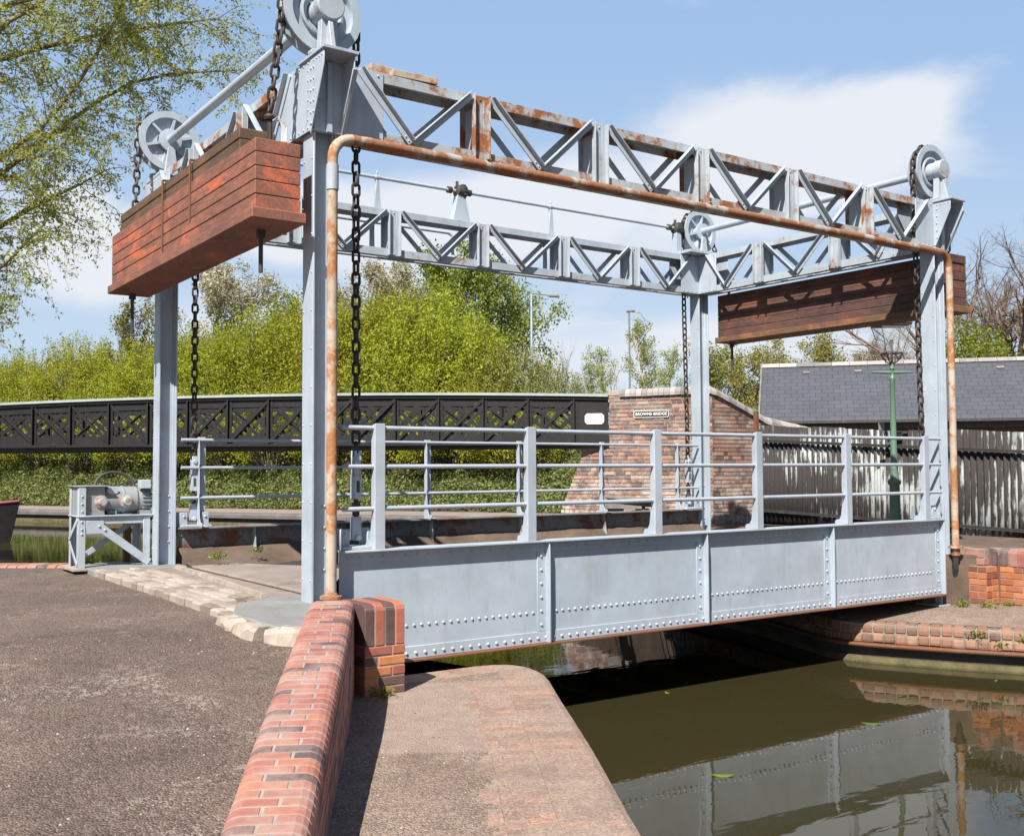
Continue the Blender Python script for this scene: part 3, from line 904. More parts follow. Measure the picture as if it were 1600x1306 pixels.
    k = len(prof)
    for i in range(len(T) - 1):
        for j in range(k - 1): fs.append((i * k + j, (i + 1) * k + j, (i + 1) * k + j + 1, i * k + j + 1))
    me = fast_mesh('far_bank', np.array(vs), np.array(fs), [EARTH], smooth=True)
    if me.polygons[0].normal.z < 0: me.flip_normals()
    o = bpy.data.objects.new('far_bank', me); COL.objects.link(o); o['kind'] = 'structure'
    mb = MB(); a3 = V(*(A + d * -60), 0); b3 = V(*(A + d * 110), 0)
    mb.add([(*(A + d * -60 + nrm * 0.2), -0.71), (*(A + d * 110 + nrm * .2), -0.71), (*(A + d * 110 + nrm * 3.35), -0.645), (*(A + d * -60 + nrm * 3.35), -0.645)], [(0, 1, 2, 3)])
    fp = mb.build('far_path', FARPATH); fp['kind'] = 'structure'
    if fp.data.polygons[0].normal.z < 0: fp.data.flip_normals()
    mb = MB()
    sweep(mb, [(0.16, -0.84), (0.16, -0.72), (0.10, -0.66), (0.0, -0.64), (-0.3, -0.64), (-0.3, -0.84)], resample([a3, b3], 5))
    c = mb.build('far_coping', simple('dark_coping', (0.085, 0.075, 0.075), (0.17, 0.15, 0.145), 1.5, 0.8)); c['kind'] = 'structure'
    mb = MB(); sweep(mb, [(0.02, -2.2), (0.02, -0.82), (-0.4, -0.82), (-0.4, -2.2)], resample([a3, b3], 5))
    mb.build('coping_wall', QWALL, c)
    mb = MB(); sweep(mb, [(0.05, -1.3), (0.14, -1.3), (0.14, -1.06), (0.05, -1.02)], resample([a3, b3], 5))
    mb.build('coping_ledge', MOSS, c)
    global BANK
    BANK = (A, d, nrm, prof)


WALLPATH = [(0.02, -0.60), (-0.60, -1.77), (-1.26, -2.95), (-1.89, -4.10), (-2.62, -5.40), (-3.65, -7.25), (-5.2, -10.0), (-7.5, -14)]
WALLZ = [0.075, 0.015, -0.115, -0.265, -0.41, -0.56, -0.62, -0.66]
QEDGE_L = smooth_path([V(*p, 0) for p in [(-7.2, -16.2), (-3.25, -9.3), (-2.15, -7.4), (-0.31, -4.11), (0.37, -2.97), (0.74, -2.32), (1.17, -1.55), (1.56, -0.88), (1.66, -0.55), (1.55, -0.30), (1.28, -0.24), (0.9, -0.24), (0.45, -0.22), (0.25, 0.05), (0.20, 1.2), (0.2, 4.5)]], 1)
QEDGE_R = smooth_path([V(*p, 0) for p in [(7.75, 4.35), (7.3, 2.2), (6.9, 1.0), (6.62, 0.35), (6.66, -0.02), (6.91, -0.50), (7.16, -0.98), (7.49, -1.50), (8.1, -2.5), (9.4, -4.6), (12, -9)]], 2)
make_setting()


# ------------------------------------------------------------------ brick walls
def foreground_wall():
    t = thing('parapet_wall', 'low red brick wall with rounded top between the gravel ramp and towpath', 'brick wall', (-0.3, -0.9, 0))
    r = random.Random(11)
    P = smooth_path([V(x, y, z) for (x, y), z in zip(WALLPATH, WALLZ)][::-1], 2)
    wdt = 0.335
    prof = [(0.0, -0.11), (0.0, -0.055), (-0.012, -0.026), (-0.030, -0.010), (-0.058, 0.0), (-wdt + 0.058, 0.0), (-wdt + 0.03, -0.010), (-wdt + 0.012, -0.026), (-wdt, -0.055), (-wdt, -0.11)]

    def cut(a, b):
        """part of the profile between offsets -a and -b"""
        top = [(q, z) for q, z in prof if -b - 1e-6 <= q <= -a + 1e-6]
        out = []
        if a > 0: out += [(-a, -0.11), (-a, 0.0)]
        else: out = []
        out += [p for p in prof if -b < p[0] < -a or (a == 0 and p[0] == 0) or (b >= wdt and p[0] == -wdt)]
        if b < wdt: out += [(-b, 0.0), (-b, -0.11)]
        return out
    core = [(q if abs(q) < 0.3 and q != 0 else q, z - 0.006) for q, z in prof]
    mb = MB()
    sweep(mb, [(-0.004, -0.9), (-0.0035, -0.056), (-0.0145, -0.029), (-0.031, -0.0135), (-0.058, -0.0032), (-wdt + .058, -0.0032), (-wdt + .031, -0.0135), (-wdt + .0145, -0.029), (-wdt + .0035, -0.056), (-wdt + .004, -0.9)], P)
    mb.build('mortar_core', MORTAR, t)
    mb = MB(); st = [0]

    def profs(i):
        g = 0.0055
        m = r.choice((0, 1, 2)) if i % 2 else r.choice((3, 4, 5))
        s = {0: 0.105, 1: 0.115, 2: 0.135, 3: 0.225, 4: 0.215, 5: 0.195}[m]
        return [cut(0, s - g), cut(s + g, wdt)]
    sweep_bricks(mb, profs, P, 0.079, 0.010, r, 0.002)
    mb.build('coping', BRICK, t, bevel=0.004)
    mb = MB()
    pts = resample(P, 0.2275)
    for c in range(11):
        off = 0.1135 if c % 2 else 0
        pp = resample(P, 0.2275)
        if off: pp = [P[0]] + [a * 0.5 + b * 0.5 for a, b in zip(pp, pp[1:])] + [P[-1]]
        N = frames(pp)
        for i in range(len(pp) - 1):
            a, b = pp[i], pp[i + 1]; l = np.linalg.norm(b - a); tt = (b - a) / l
            z0 = -0.12 - 0.0755 * c
            if a[2] + z0 < -0.66: continue
            mb.tone = r.random() * 0.8; dn = r.uniform(-0.002, 0.002)
            a = a + tt * 0.005; b = b - tt * 0.005
            n0, n1 = N[i], N[i + 1]
            q = [a + n0 * dn + V(0, 0, z0), b + n1 * dn + V(0, 0, z0), b + n1 * dn + V(0, 0, z0 - 0.065), a + n0 * dn + V(0, 0, z0 - 0.065)]
            qi = [p - n0 * 0.08 for p in q]
            mb.add(q + qi, [(0, 1, 2, 3)[::-1], (0, 4, 5, 1)[::-1], (1, 5, 6, 2)[::-1], (2, 6, 7, 3)[::-1], (3, 7, 4, 0)[::-1]])
    mb.build('side_courses', BRICK, t)
    # pillar that closes the end of the wall
    end_pillar(t, 0.0, 0.335, -0.80, -0.40, -0.62, 0.06, r)


def end_pillar(t, x0, x1, y0, y1, zb, zt, r):
    mb = MB(); mb.box(x0 + .006, x1 - .006, y0 + .006, y1, zb, zt - 0.03)
    mb.build('pillar_core', MORTAR, t)
    mb = MB()
    n = 4; pw = (x1 - x0) / n
    for i in range(n):                               # soldier bricks with a bullnose front arris
        mb.tone = [0.05, 0.45, 0.03, 0.6][i]
        a = x0 + i * pw + .004; b = x0 + (i + 1) * pw - .004
        zz = zt; pr = [(y0, zb + 0.375), (y0, zz - .05), (y0 + .012, zz - .018), (y0 + .05, zz), (y1, zz), (y1, zb + 0.375)]
        if i == n - 1:
            b -= .0
        mb.prism([(a, y, z) for y, z in pr], (b - a, 0, 0))
    z = zb
    for c in range(5):
        z0 = zb + 0.075 * c; cuts = [x0, x0 + (0.112 if c % 2 else 0.225), x1]
        for a, b in zip(cuts, cuts[1:]):
            mb.tone = r.choice((0.8, 0.95, 0.55, 0.15, 0.35)); d = r.uniform(-.002, .002)
            mb.box(a + (.005 if a > x0 else 0), b - (.005 if b < x1 else 0), y0 + d, y1 - .004, z0 + .005, z0 + .07)
    mb.build('pillar', BRICKV, t, bevel=0.006)


foreground_wall()


def right_wall():
    t = thing('quay_wall_end', 'low orange brick wall with a stepped pillar end beside the right hand bridge post', 'brick wall', (8.6, -0.6, -0.6))
    r = random.Random(31)
    mb = MB(); mb.box(8.406, 8.70, -0.524, -0.06, -0.66, -0.165); mb.box(8.50, 8.72, -0.45, -0.06, -0.4, 0.035)
    mb.box(8.667, 8.95, -5.5, -0.3, -0.7, 0.03)
    mb.build('mortar_core', MORTARD, t)
    mb = MB()
    for c in range(6):
        z0 = -0.62 + 0.0755 * c
        def run(p0, d, nrm, Ls, start):
            s = start
            while s < Ls - 0.02:
                l = 0.225 if r.random() < .7 else 0.112
                e = min(Ls, s + l); mb.tone = r.random(); k = r.uniform(-.003, .003)
                a = V(*p0) + V(*d) * (max(s, 0) + .005) + V(*nrm) * k
                mb.obox(a + V(0, 0, z0 + .005), V(*d) * (e - max(s, 0) - .01), -V(*nrm) * 0.1, V(0, 0, .066))
                s = e
        run((8.40, -0.53, 0), (0, 1, 0), (-1, 0, 0), 0.47, -0.11 if c % 2 else 0)
        run((8.40, -0.53, 0), (1, 0, 0), (0, -1, 0), 0.26, 0 if c % 2 else -0.11)
        run((8.66, -0.54, 0), (0, -1, 0), (-1, 0, 0), 4.9, -0.05 if c % 2 else -0.16)
    mb.build('courses', BRICKO, t, bevel=0.006)
    mb = MB()
    mb.tone = .62; mb.box(8.47, 8.60, -0.46, -0.22, -0.155, -0.075)
    mb.tone = .3; mb.box(8.48, 8.60, -0.44, -0.20, -0.068, 0.03)
    mb.tone = 0.05; mb.prism([(8.60, -0.53, -.16), (8.60, -0.53, .0), (8.60, -.5, .035), (8.60, -.46, .045), (8.60, -.2, .045), (8.60, -.2, -.16)], (.056, 0, 0))
    y = -0.545
    for i in range(42):
        mb.tone = r.random() * .8
        z = -0.165
        mb.prism([(8.655, y, z), (8.655, y, -.01), (8.667, y, 0.022), (8.70, y, 0.042), (8.95, y, 0.042), (8.95, y, z)], (0, -0.105, 0)); y -= 0.114
    mb.build('coping', BRICK, t, bevel=0.004)


right_wall()

# ------------------------------------------------------------------ the gantry
ZB, ZT = 3.70, 4.29        # truss bottom and top
GV = [1.45, 2.79, 4.12, 5.48, 6.79]
GB = [0.77, 2.11, 3.46, 4.79, 6.12, 7.44]
EV = [1.35, 2.70]
EB = [0.70, 2.02, 3.35]


def make_post(t, x, y, zb):
    mb = MB(); h = 0.10; f = 0.016
    for s in (-1, 1):
        a, b = sorted((x + s * h, x + s * (h - f)))
        mb.box(a, b, y - h, y + h, zb, 4.24)
        # angles joining flange to web
        for q in (-1, 1):
            yy = sorted((y + q * .008, y + q * .05)); xx = sorted((x + s * (h - f), x + s * (h - f - .012)))
            mb.box(xx[0], xx[1], yy[0], yy[1], zb, 4.2)
    mb.box(x - h + f, x + h - f, y - .007, y + .007, zb, 4.235)
    for yy in (y - .075, y + .075):
        mb.rivets((x - h, yy, zb + .2), (x - h, yy, 4.1), 0.30, (-1, 0, 0), .010)
    for s in (-1, 1):
        mb.rivets((x + s * .045, y - .008, 0.25), (x + s * .045, y - .008, 0.75), 0.16, (0, -1, 0), .014)
    return mb.build('post', PAINT if y < 1 else PAINT, t, bevel=0.003)


def make_truss(t, o, d, n, vs, bs, L0, L1, rusty, gus, chains):
    """box truss: origin o, direction d, outward (seen) normal n; planes at +-0.12 along n"""
    o, d, n = V(*o), V(*d), V(*n)
    P = lambda s, q, z: o + d * s + n * q + V(0, 0, z)
    m_ch = PAINTR if rusty else PAINTW
    tr = MB()
    th = 0.012
    # top chord: front and rear legs with a top plate between the chain slots; the chord mesh is the part itself
    for q in (0.12, -0.12):
        s = 1 if q > 0 else -1
        tr.obox(P(L0, q - s * th, ZT - 0.085), d * (L1 - L0), n * th * s, V(0, 0, .085))
        tr.obox(P(L0, q - s * th, ZT - th), d * (L1 - L0), n * (-s * .06), V(0, 0, th))
    tr.obox(P(L0 + .5, -.059, ZT - th + .001), d * (L1 - L0 - 1.0), n * .118, V(0, 0, th - .002))
    top = tr.build('lattice_truss', m_ch, t, bevel=0.002)
    bt = MB()
    for q in (0.12, -0.12):
        s = 1 if q > 0 else -1
        bt.obox(P(L0, q - s * th, ZB), d * (L1 - L0), n * th * s, V(0, 0, .095))
        bt.obox(P(L0, q - s * th, ZB), d * (L1 - L0), n * (-s * .07), V(0, 0, th))
    bt.build('bottom_chord', m_ch, top, bevel=0.002)
    for i, s in enumerate(vs):
        u = MB(); e = 0.008
        for w in (-1, 1):                         # two angles with outstanding legs
            u.obox(P(s + w * .082, .1205, ZB + .01), d * (-w * .05), n * .009, V(0, 0, ZT - ZB - .015))
            u.obox(P(s + w * .082, .1295, ZB + .01), d * (-w * .009), n * .045, V(0, 0, ZT - ZB - .015))
        u.obox(P(s - .03, .121, ZB + .012), d * .06, n * .006, V(0, 0, ZT - ZB - .02))
        u.obox(P(s - .05, -.1205, ZB + .01), d * .10, n * -.009, V(0, 0, ZT - ZB - .015))
        dp = MB(); dp.obox(P(s - .007, -.106, ZB + .095), d * .014, n * .212, V(0, 0, ZT - ZB - .18)); dp.build('diaphragm', PAINT, top)
        for z in (ZB + .03, ZT - .04):
            u.dome(P(s, .127, z), n, .012); u.dome(P(s - .065, .1295, z + .01), n, .010)
        u.build('upright', PAINTR if (rusty and i in (0, 2, 4)) else PAINTW, top, bevel=0.0015)
    tops = [L0 + .17] + list(vs) + [L1 - .17]
    dd = 0
    for i, b in enumerate(bs):
        for (a, w) in ((tops[i], 1), (tops[i + 1], -1)):
            g = MB(); off = 0.10 if 0 < (i if w > 0 else i + 1) < len(tops) - 1 else 0.0
            st, en = a + w * off, b - w * .012
            for q, s in ((.12, 1), (-.12, -1)):
                p0 = P(st, q + s * .0165 * (1 if s > 0 else .6), ZT - .02); p1 = P(en, q + s * .0165 * (1 if s > 0 else .6), ZB + .045)
                g.bar(p0, p1, .012, .062, up=np.cross(unit(p1 - p0), n))
                if s > 0:
                    up = unit(np.cross(unit(p1 - p0), n)); up = up if up[2] > 0 else -up
                    g.bar(p0 + n * .025 + up * .027, p1 + n * .025 + up * .027, .05, .008, up=up)
                    g.rivets(p1 - (p1 - p0) * .10 + n * .006 - up * .008, p1 - (p1 - p0) * .04 + n * .006 - up * .008, .05, n, .010)
            g.build('diagonal', PAINTW if not rusty else PAINT, top, bevel=0.0015); dd += 1
    # corner gusset plates
    for (a, b, side) in gus:
        g = MB()
        for q in (.121, -.121):
            s = 1 if q > 0 else -1
            g.obox(P(a, q, ZB + .006), d * (b - a), n * s * .010, V(0, 0, ZT - ZB - .01))
        lo, hi = (a, b)
        for z in (ZB + .035, ZT - .04):
            g.rivets(P(lo + .05, .131, z), P(hi - .05, .131, z), .085, n, .011)
        xx = a + .05 if side < 0 else b - .05
        g.rivets(P(xx, .131, ZB + .1), P(xx, .131, ZT - .1), .075, n, .010)
        g.build('gusset_plate', PAINT, top, bevel=0.002)
    return top


def make_bracket(t, x, y, s):
    """outrigger carrying a sheave bearing: two flared plates and a cap; s = -1 towards the camera"""
    mb = MB()
    for px in (-0.135, 0.125):
        poly = [(x + px, y + s * .10, ZB), (x + px, y + s * .12, ZB - .03), (x + px, y + s * .36, ZT - .12), (x + px, y + s * .36, ZT - .015), (x + px, y + s * .10, ZT - .015)]
        mb.prism(poly, (.010, 0, 0))
        f = 0.045 if px > 0 else -0.045
    # bent flange on the sloping edge of the inner plate
    mb.bar((x + .135, y + s * .115, ZB), (x + .135, y + s * .36, ZT - .12), .012, .045, up=(1, 0, 0))
    for k in range(6):
        z = ZB + .05 + k * .088
        for yy in (.125, .175 if k else .14): mb.dome((x - .135, y + s * yy, z), (-1, 0, 0), .013)
    mb.rivets((x - .135, y + s * .18, ZT - .05), (x - .135, y + s * .33, ZT - .05), .05, (-1, 0, 0), .010)
    # back plate with vertical rivet rows between the two side plates
    mb.box(x - .125, x + .125, y + s * .11 - .006, y + s * .11 + .006, ZB, ZT - .02)
    mb.box(x - .01, x + .035, y + s * .11 + (s * .05 if s < 0 else .006), y + s * .11 + (-.006 if s < 0 else .05), ZB, ZT - .03)
    for xx in (x - .06, x + .075):
        mb.rivets((xx, y + s * .117, ZB + .05), (xx, y + s * .117, ZT - .08), .088, (0, s, 0), .021)
    mb.build('corner_bracket', PAINT, t, bevel=0.003)
    mb = MB()
    y0, y1 = sorted((y + s * .385, y - s * .10))
    if y < 1: mb.box(x - .15, x + .155, y0, y1, ZT - .012, ZT + .014)
    elif x > 1: mb.box(x - .50, x + .34, y - .34, y + .38, ZT + .003, ZT + .045)
    else: mb.box(x - .13, x + .16, y - .16, y + .38, ZT + .003, ZT + .04)
    mb.build('cap_plate', PAINTW, t, bevel=0.003)


ZS = 4.705


def make_sheave(t, x, y, s):
    """grooved chain wheel; s = outward side along y"""
    yc = y + 0.02
    mb = MB(); n = 44
    a = s
    # outer flange (dished) on the outward side, rear flange, chain track, ribbed web
    mb.lathe([(.335, .075), (.335, .058), (.30, .052), (.283, .045), (.283, -.045), (.30, -.052), (.335, -.058), (.335, -.075), (.262, -.075), (.255, -.03), (.12, -.018), (.12, .018), (.20, .022), (.255, .03), (.262, .075)], (x, yc, ZS), (0, a, 0), n, closed=True)
    mb.lathe([(.185, .02), (.185, .055), (.165, .06), (.16, .02)], (x, yc, ZS), (0, a, 0), n)
    for k in range(6):
        t0 = 2 * math.pi * k / 6 + .3; c, q = math.cos(t0), math.sin(t0)
        for (side, h) in ((-1, .05),):
            p0 = V(x + .08 * c, yc - a * .045, ZS + .08 * q); p1 = V(x + .262 * c, yc - a * .042, ZS + .262 * q)
            mb.bar(p0, p1, .028, .055, up=(0, 1, 0))
            m = (k + .5) * math.pi / 3 + .3
            mb.dome((x + .19 * math.cos(m), yc - a * .025, ZS + .19 * math.sin(m)), (0, -a, 0), .016)
    sh = mb.build('sheave', PAINT, t)
    mb = MB(); mb.lathe([(.0, .13), (.095, .13), (.105, .10), (.105, -.09), (.125, -.092), (.125, -.118), (.085, -.125), (.0, -.125)], (x, yc, ZS), (0, a, 0), 28)
    mb.build('hub', PAINT, sh)
    mb = MB(); yb = yc + a * .155
    mb.lathe([(0, .075), (.108, .075), (.118, .065), (.118, -.02), (.0, -.02)], (x, yb, ZS), (0, a, 0), 28)
    mb.build('bearing_cap', PAINTW, sh)
    mb = MB()
    zb = ZT + .014 if y < 1 else ZT + .04
    y0, y1 = yb - .03, yb + .045
    mb.prism([(x - .15, y0, zb), (x + .15, y0, zb), (x + .15, y0, zb + .03), (x + .075, y0, zb + .05), (x + .06, y0, ZS), (x - .06, y0, ZS), (x - .075, y0, zb + .05), (x - .15, y0, zb + .03)], (0, y1 - y0, 0))
    mb.prism([(x - .02, yb, zb), (x - .02, yb + a * .13, zb), (x - .02, yb + a * .05, ZS - .08), (x - .02, yb, ZS - .08)], (.04, 0, 0))
    mb.build('bearing_pedestal', PAINTW, sh, bevel=0.004)
    mb = MB()
    if y > 1:  # twin pedestal seen from inside
        mb.prism([(x - .075, yc - a * .12, zb), (x + .075, yc - a * .12, zb), (x + .035, yc - a * .12, ZS - .09), (x - .035, yc - a * .12, ZS - .09)], (0, -a * .04, 0))
        mb.build('bearing_pedestal', PAINTW, sh, bevel=0.004)


def make_gantry():
    t = thing('lift_gantry', 'grey blue riveted gantry of four posts and lattice trusses carrying chain wheels', 'bridge gantry', (0, 0, 0))
    for x in (0, L):
        for y in (0, W):
            make_post(t, x, y, -0.66 if x > 1 else -0.02)
    gx = [(-.11, .50, -1), (L - .50, L + .11, 1)]
    gy = [(-.11, .50, -1), (W - .50, W + .11, 1)]
    make_truss(t, (0, 0, 0), (1, 0, 0), (0, -1, 0), GV, GB, .11, L - .11, True, gx, True)
    make_truss(t, (0, W, 0), (1, 0, 0), (0, -1, 0), GV, GB, .11, L - .11, False, gx, True)
    make_truss(t, (0, 0, 0), (0, 1, 0), (-1, 0, 0), EV, EB, .13, W - .13, True, gy, False)
    make_truss(t, (L, 0, 0), (0, 1, 0), (-1, 0, 0), EV, EB, .13, W - .13, False, gy, False)
    for x in (0, L):
        make_bracket(t, x, 0, -1); make_sheave(t, x, 0, -1)
        make_bracket(t, x, W, 1); make_sheave(t, x, W, 1)
        mb = MB(); mb.tube([(x, .08, ZS), (x, 1.4, ZS), (x, 2.7, ZS), (x, W - .03, ZS)], .046, 14)
        for yy in (.85, 2.0, 3.2): mb.tube([(x, yy - .012, ZS), (x, yy + .012, ZS)], .0485, 14)
        mb.build('drive_shaft', PAINT, t)
    mb = MB(); mb.prism([(L + .105, -.06, -.64), (L + .30, -.06, -.64), (L + .26, -.06, -.42), (L + .15, -.06, -.12), (L + .105, -.06, .02)], (0, .014, 0)); mb.box(L - .2, L + .32, -.14, .2, -.655, -.635); mb.build('foot_gusset', PAINTW, t, bevel=.003)
    # thin line shaft on the back truss with its supports
    yS = W + .02; z1 = ZS + .01
    mb = MB(); mb.tube([(.15, yS, z1), (4, yS, z1), (7.9, yS, z1)], .022, 10)
    ls = mb.build('line_shaft', PAINT, t)
    for x, w in ((1.2, .05), (2.63, .05), (5.37, .05)):
        mb = MB()
        mb.prism([(x - w, yS - .02, ZT + .003), (x + w, yS - .02, ZT + .003), (x + .018, yS - .02, z1 - .01), (x - .018, yS - .02, z1 - .01)], (0, .04, 0))
        mb.tube([(x - .03, yS, z1), (x + .03, yS, z1)], .034, 10); mb.tube([(x, yS, z1 + .03), (x, yS, z1 + .085)], .012, 8)
        mb.prism([(x - .035, yS + .13, ZB + .05), (x + .035, yS + .13, ZB + .05), (x + .03, yS + .13, ZT), (x - .03, yS + .13, ZT)], (0, .02, 0))
        mb.build('shaft_support', PAINT, ls, bevel=0.003)
    for x in (3.86, 7.80):
        mb = MB(); w = .14 if x < 5 else .06
        mb.prism([(x - w, yS - .05, ZT + .003), (x + w, yS - .05, ZT + .003), (x + .05, yS - .05, z1 - .02), (x - .05, yS - .05, z1 - .02)], (0, .10, 0))
        mb.build('bearing_bracket', PAINT, ls, bevel=0.004)
        mb = MB()
        mb.tube([(x - .19, yS, z1), (x - .13, yS, z1)], .045, 12); mb.tube([(x + .10, yS, z1), (x + .17, yS, z1)], .045, 12)
        for k in range(12):
            a0 = 2 * math.pi * k / 12
            mb.obox((x + .045 - .02, yS + .085 * math.cos(a0) - .015, z1 + .085 * math.sin(a0) - .015), (.04, 0, 0), (0, .03, 0), (0, 0, .03))
        mb.lathe([(.0, -.07), (.06, -.07), (.085, -.05), (.085, .08), (.05, .09), (0, .09)], (x, yS, z1), (1, 0, 0), 20)
        mb.tube([(x - .06, yS - .03, z1 + .05), (x - .06, yS - .03, z1 + .12)], .02, 8)
        mb.build('clutch', DARKST, ls)
    mb = MB(); mb.tube([(.2, W + .22, 4.19), (3.80, W + .22, 4.19)], .02, 10); mb.tube([(3.80, W + .22, 4.19), (3.86, W + .22, 4.16), (3.86, W + .20, 3.9)], .02, 10)
    mb.build('conduit', PAINT, t)
    # timber and scrap plates lying on the chords
    mb = MB(); mb.obox((.42, -.07, ZT + .003), (.30, .02, 0), (0, .17, 0), (0, 0, .085)); mb.obox((.60, -.12, ZT + .003), (.42, -.01, .004), (0, .20, 0), (0, 0, .055))
    mb.build('packing_plate', RUSTV, t, bevel=0.003)
    mb = MB()
    for k in range(5):
        mb.obox((-.06, .95 + .52 * k, ZT + .002), (.13, 0, 0), (0, .34, 0), (0, 0, .035))
    mb.build('packing_strip', PAINTR, t, bevel=0.003)


make_gantry()


# ------------------------------------------------------------------ lifting chains
def link_mesh(mb, c, t, s, p, d, wd):
    """stadium link centred c, along t, flat side s"""
    n1, n2 = 12, 6
    half = (p + d) / 2 - wd / 2 + d * .35; rad = (wd - d) / 2
    vs = []
    u = np.cross(t, s)
    for i in range(n1):
        a = 2 * math.pi * i / n1 + math.pi / n1
        off = half if math.sin(a) > 0 else -half
        ctr = c + t * (off + rad * math.sin(a)) + s * (rad * math.cos(a))
        rdir = s * math.cos(a) + t * math.sin(a)
        for j in range(n2):
            b = 2 * math.pi * j / n2
            vs.append(ctr + rdir * (d / 2 * math.cos(b)) + u * (d / 2 * math.sin(b)))
    fs = []
    for i in range(n1):
        for j in range(n2):
            a, b = i * n2 + j, i * n2 + (j + 1) % n2
            c_, d_ = ((i + 1) % n1) * n2 + (j + 1) % n2, ((i + 1) % n1) * n2 + j
            fs.append((a, b, c_, d_))
    mb.add(vs, fs, True)


def make_chain(x, y, out, label, cwx, cwy, cwz):
    yc = y + .02
    t = thing('lifting_chain', label, 'chain', (x - out * .325, yc, .9), 'heavy lifting chains over the gantry wheels')
    pts = [V(cwx, cwy, cwz)]
    pts.append(V(x + out * .325, yc, ZS - .12))
    for k in range(0, 19):
        a = math.pi * k / 18
        pts.append(V(x + out * .325 * math.cos(a), yc, ZS + .325 * math.sin(a)))
    xb = x - out * .325 if abs(x) < 1 else x - out * .28
    yb = y if y < 1 else y
    pts.append(V(xb, yb, 1.16))
    p = 0.092
    R_ = resample(pts, p)
    mb = MB()
    for i in range(len(R_) - 1):
        a, b = R_[i], R_[i + 1]; tt = unit(b - a)
        s1 = unit(np.cross(tt, V(0, 1, 0))); s2 = V(0, 1, 0)
        ang = .35; rot = rng.uniform(-.18, .18)
        sa = s1 if i % 2 else s2; sb = s2 if i % 2 else s1
        s = unit(sa * math.cos(rot) + sb * math.sin(rot))
        link_mesh(mb, (a + b) / 2, tt, s, p, .026, .088)
    mb.build('links', CHAIN, t)
    # turnbuckle down to the deck bracket
    mb = MB()
    for q in (-1, 1): mb.box(xb - .028, xb + .028, yb + q * .03 - .008, yb + q * .03 + .008, .99, 1.19)
    mb.box(xb - .034, xb + .034, yb - .04, yb + .04, .80, .99)
    mb.tube([(xb, yb - .06, 1.13), (xb, yb + .06, 1.13)], .022, 10)
    tb = mb.build('turnbuckle', PAINT, t, bevel=0.004)
    mb = MB(); mb.box(xb - .014, xb + .014, yb - .043, yb - .0405, .855, .945)
    mb.build('slot', DARKST, tb)
    mb = MB(); mb.tube([(xb, yb, .82), (xb, yb, .66)], .019, 10); mb.tube([(xb, yb, .775), (xb, yb, .735)], .034, 6, smooth=False); mb.tube([(xb, yb, .70), (xb, yb, .665)], .03, 10)
    mb.build('threaded_rod', CHAIN, t)
    mb = MB(); mb.prism([(xb - .045, yb - .02, .47), (xb + .045, yb - .02, .47), (xb + .04, yb - .02, .66), (xb - .04, yb - .02, .66)], (0, .04, 0))
    mb.tube([(xb, yb - .05, .49), (xb, yb + .05, .49)], .022, 10)
    mb.build('eye_plate', PAINT, t, bevel=0.004)
    # eye on the counterweight
    mb = MB(); mb.tube([(cwx, cwy, cwz - .27), (cwx, cwy, cwz - .02)], .022, 8); mb.lathe([(.04, -.02), (.05, 0), (.04, .02)], (cwx, cwy, cwz - .05), (0, 0, 1), 12)
    mb.build('eye_bolt', CHAIN, t)


make_chain(0, 0, -1, 'dark iron chain over the biggest nearest wheel, hanging behind the rusty upright pipe', -.40, .06, 3.85)
make_chain(0, W, -1, 'dark iron chain over the spoked wheel behind the red counterweight', -.40, 3.88, 3.60)
make_chain(L, 0, 1, 'dark iron chain hanging beside the right front post and green lamp', L + .35, .0, 3.75)
make_chain(L, W, 1, 'dark iron chain hanging in front of the brick abutment beside a post', L + .35, 3.75, 3.75)


# ------------------------------------------------------------------ counterweights
def counterweight(x0, x1, y0, y1, zb, mat, label, top, nl):
    t = thing('counterweight', label, 'counterweight', ((x0 + x1) / 2, (y0 + y1) / 2, zb), 'timber faced counterweights hung at the bridge ends')
    r = random.Random(int(abs(x0) * 100)); ins = .035
    mb = MB(); mb.tone = .35 if nl == 5 else .9
    mb.box(x0, x1, y0, y1, zb, zb + .085)
    mb.build('base_board', mat if nl == 5 else TIMBERO, t, bevel=0.008)
    mb = MB(); hl = .108
    for k in range(nl):
        z = zb + .085 + k * hl
        cuts = [y0 + ins, y0 + ins + (y1 - y0) * r.uniform(.3, .65), y1 - ins]
        mb.tone = r.uniform(.2, .8); d = r.choice((-.007, -.001, .0, .001, .006))
        mb.box(x0 + ins + d, x1 - ins + d, y0 + ins + d, y1 - ins + d, z + .0015, z + hl - .0015)
    mb.box(x0 + ins + .012, x1 - ins - .012, y0 + ins + .012, y1 - ins - .012, zb + .08, zb + .08 + nl * hl)
    mb.build('timber_stack', mat, t, bevel=0.006)
    zt = zb + .085 + nl * hl
    if top:
        mb = MB()
        for k in range(2):
            mb.tone = .25 + .1 * k
            mb.box(x0 + ins + .02, x1 - ins - .05, y0 + .42 + .01 * k, y1 - .28, zt + .095 * k, zt + .095 * k + .091)
        mb.build('top_board', TIMBERO, t, bevel=0.008)
        for yy, z0 in ((y0 + 1.55, zb + .28), (y0 + 2.35, zb + .16)):
            mb = MB(); mb.tube([(x0 + ins - .008, yy, z0), (x0 + ins - .008, yy, zt + .19)], .011, 8); mb.tube([(x0 + ins - .008, yy, zt + .19), (x0 + .22, yy, zt + .20)], .011, 8)
            mb.build('tie_rod', RUST, t)
    xm = (x0 + x1) / 2
    for yy, ln in ((y0 + .38, .34), (y1 - .16, .42)):
        mb = MB(); mb.tube([(xm, yy, zb + .02), (xm, yy, zb - ln)], .019, 8); mb.tube([(xm, yy, zb), (xm, yy, zb - .06)], .038, 8)
        mb.build('hanging_rod', DARKST, t)


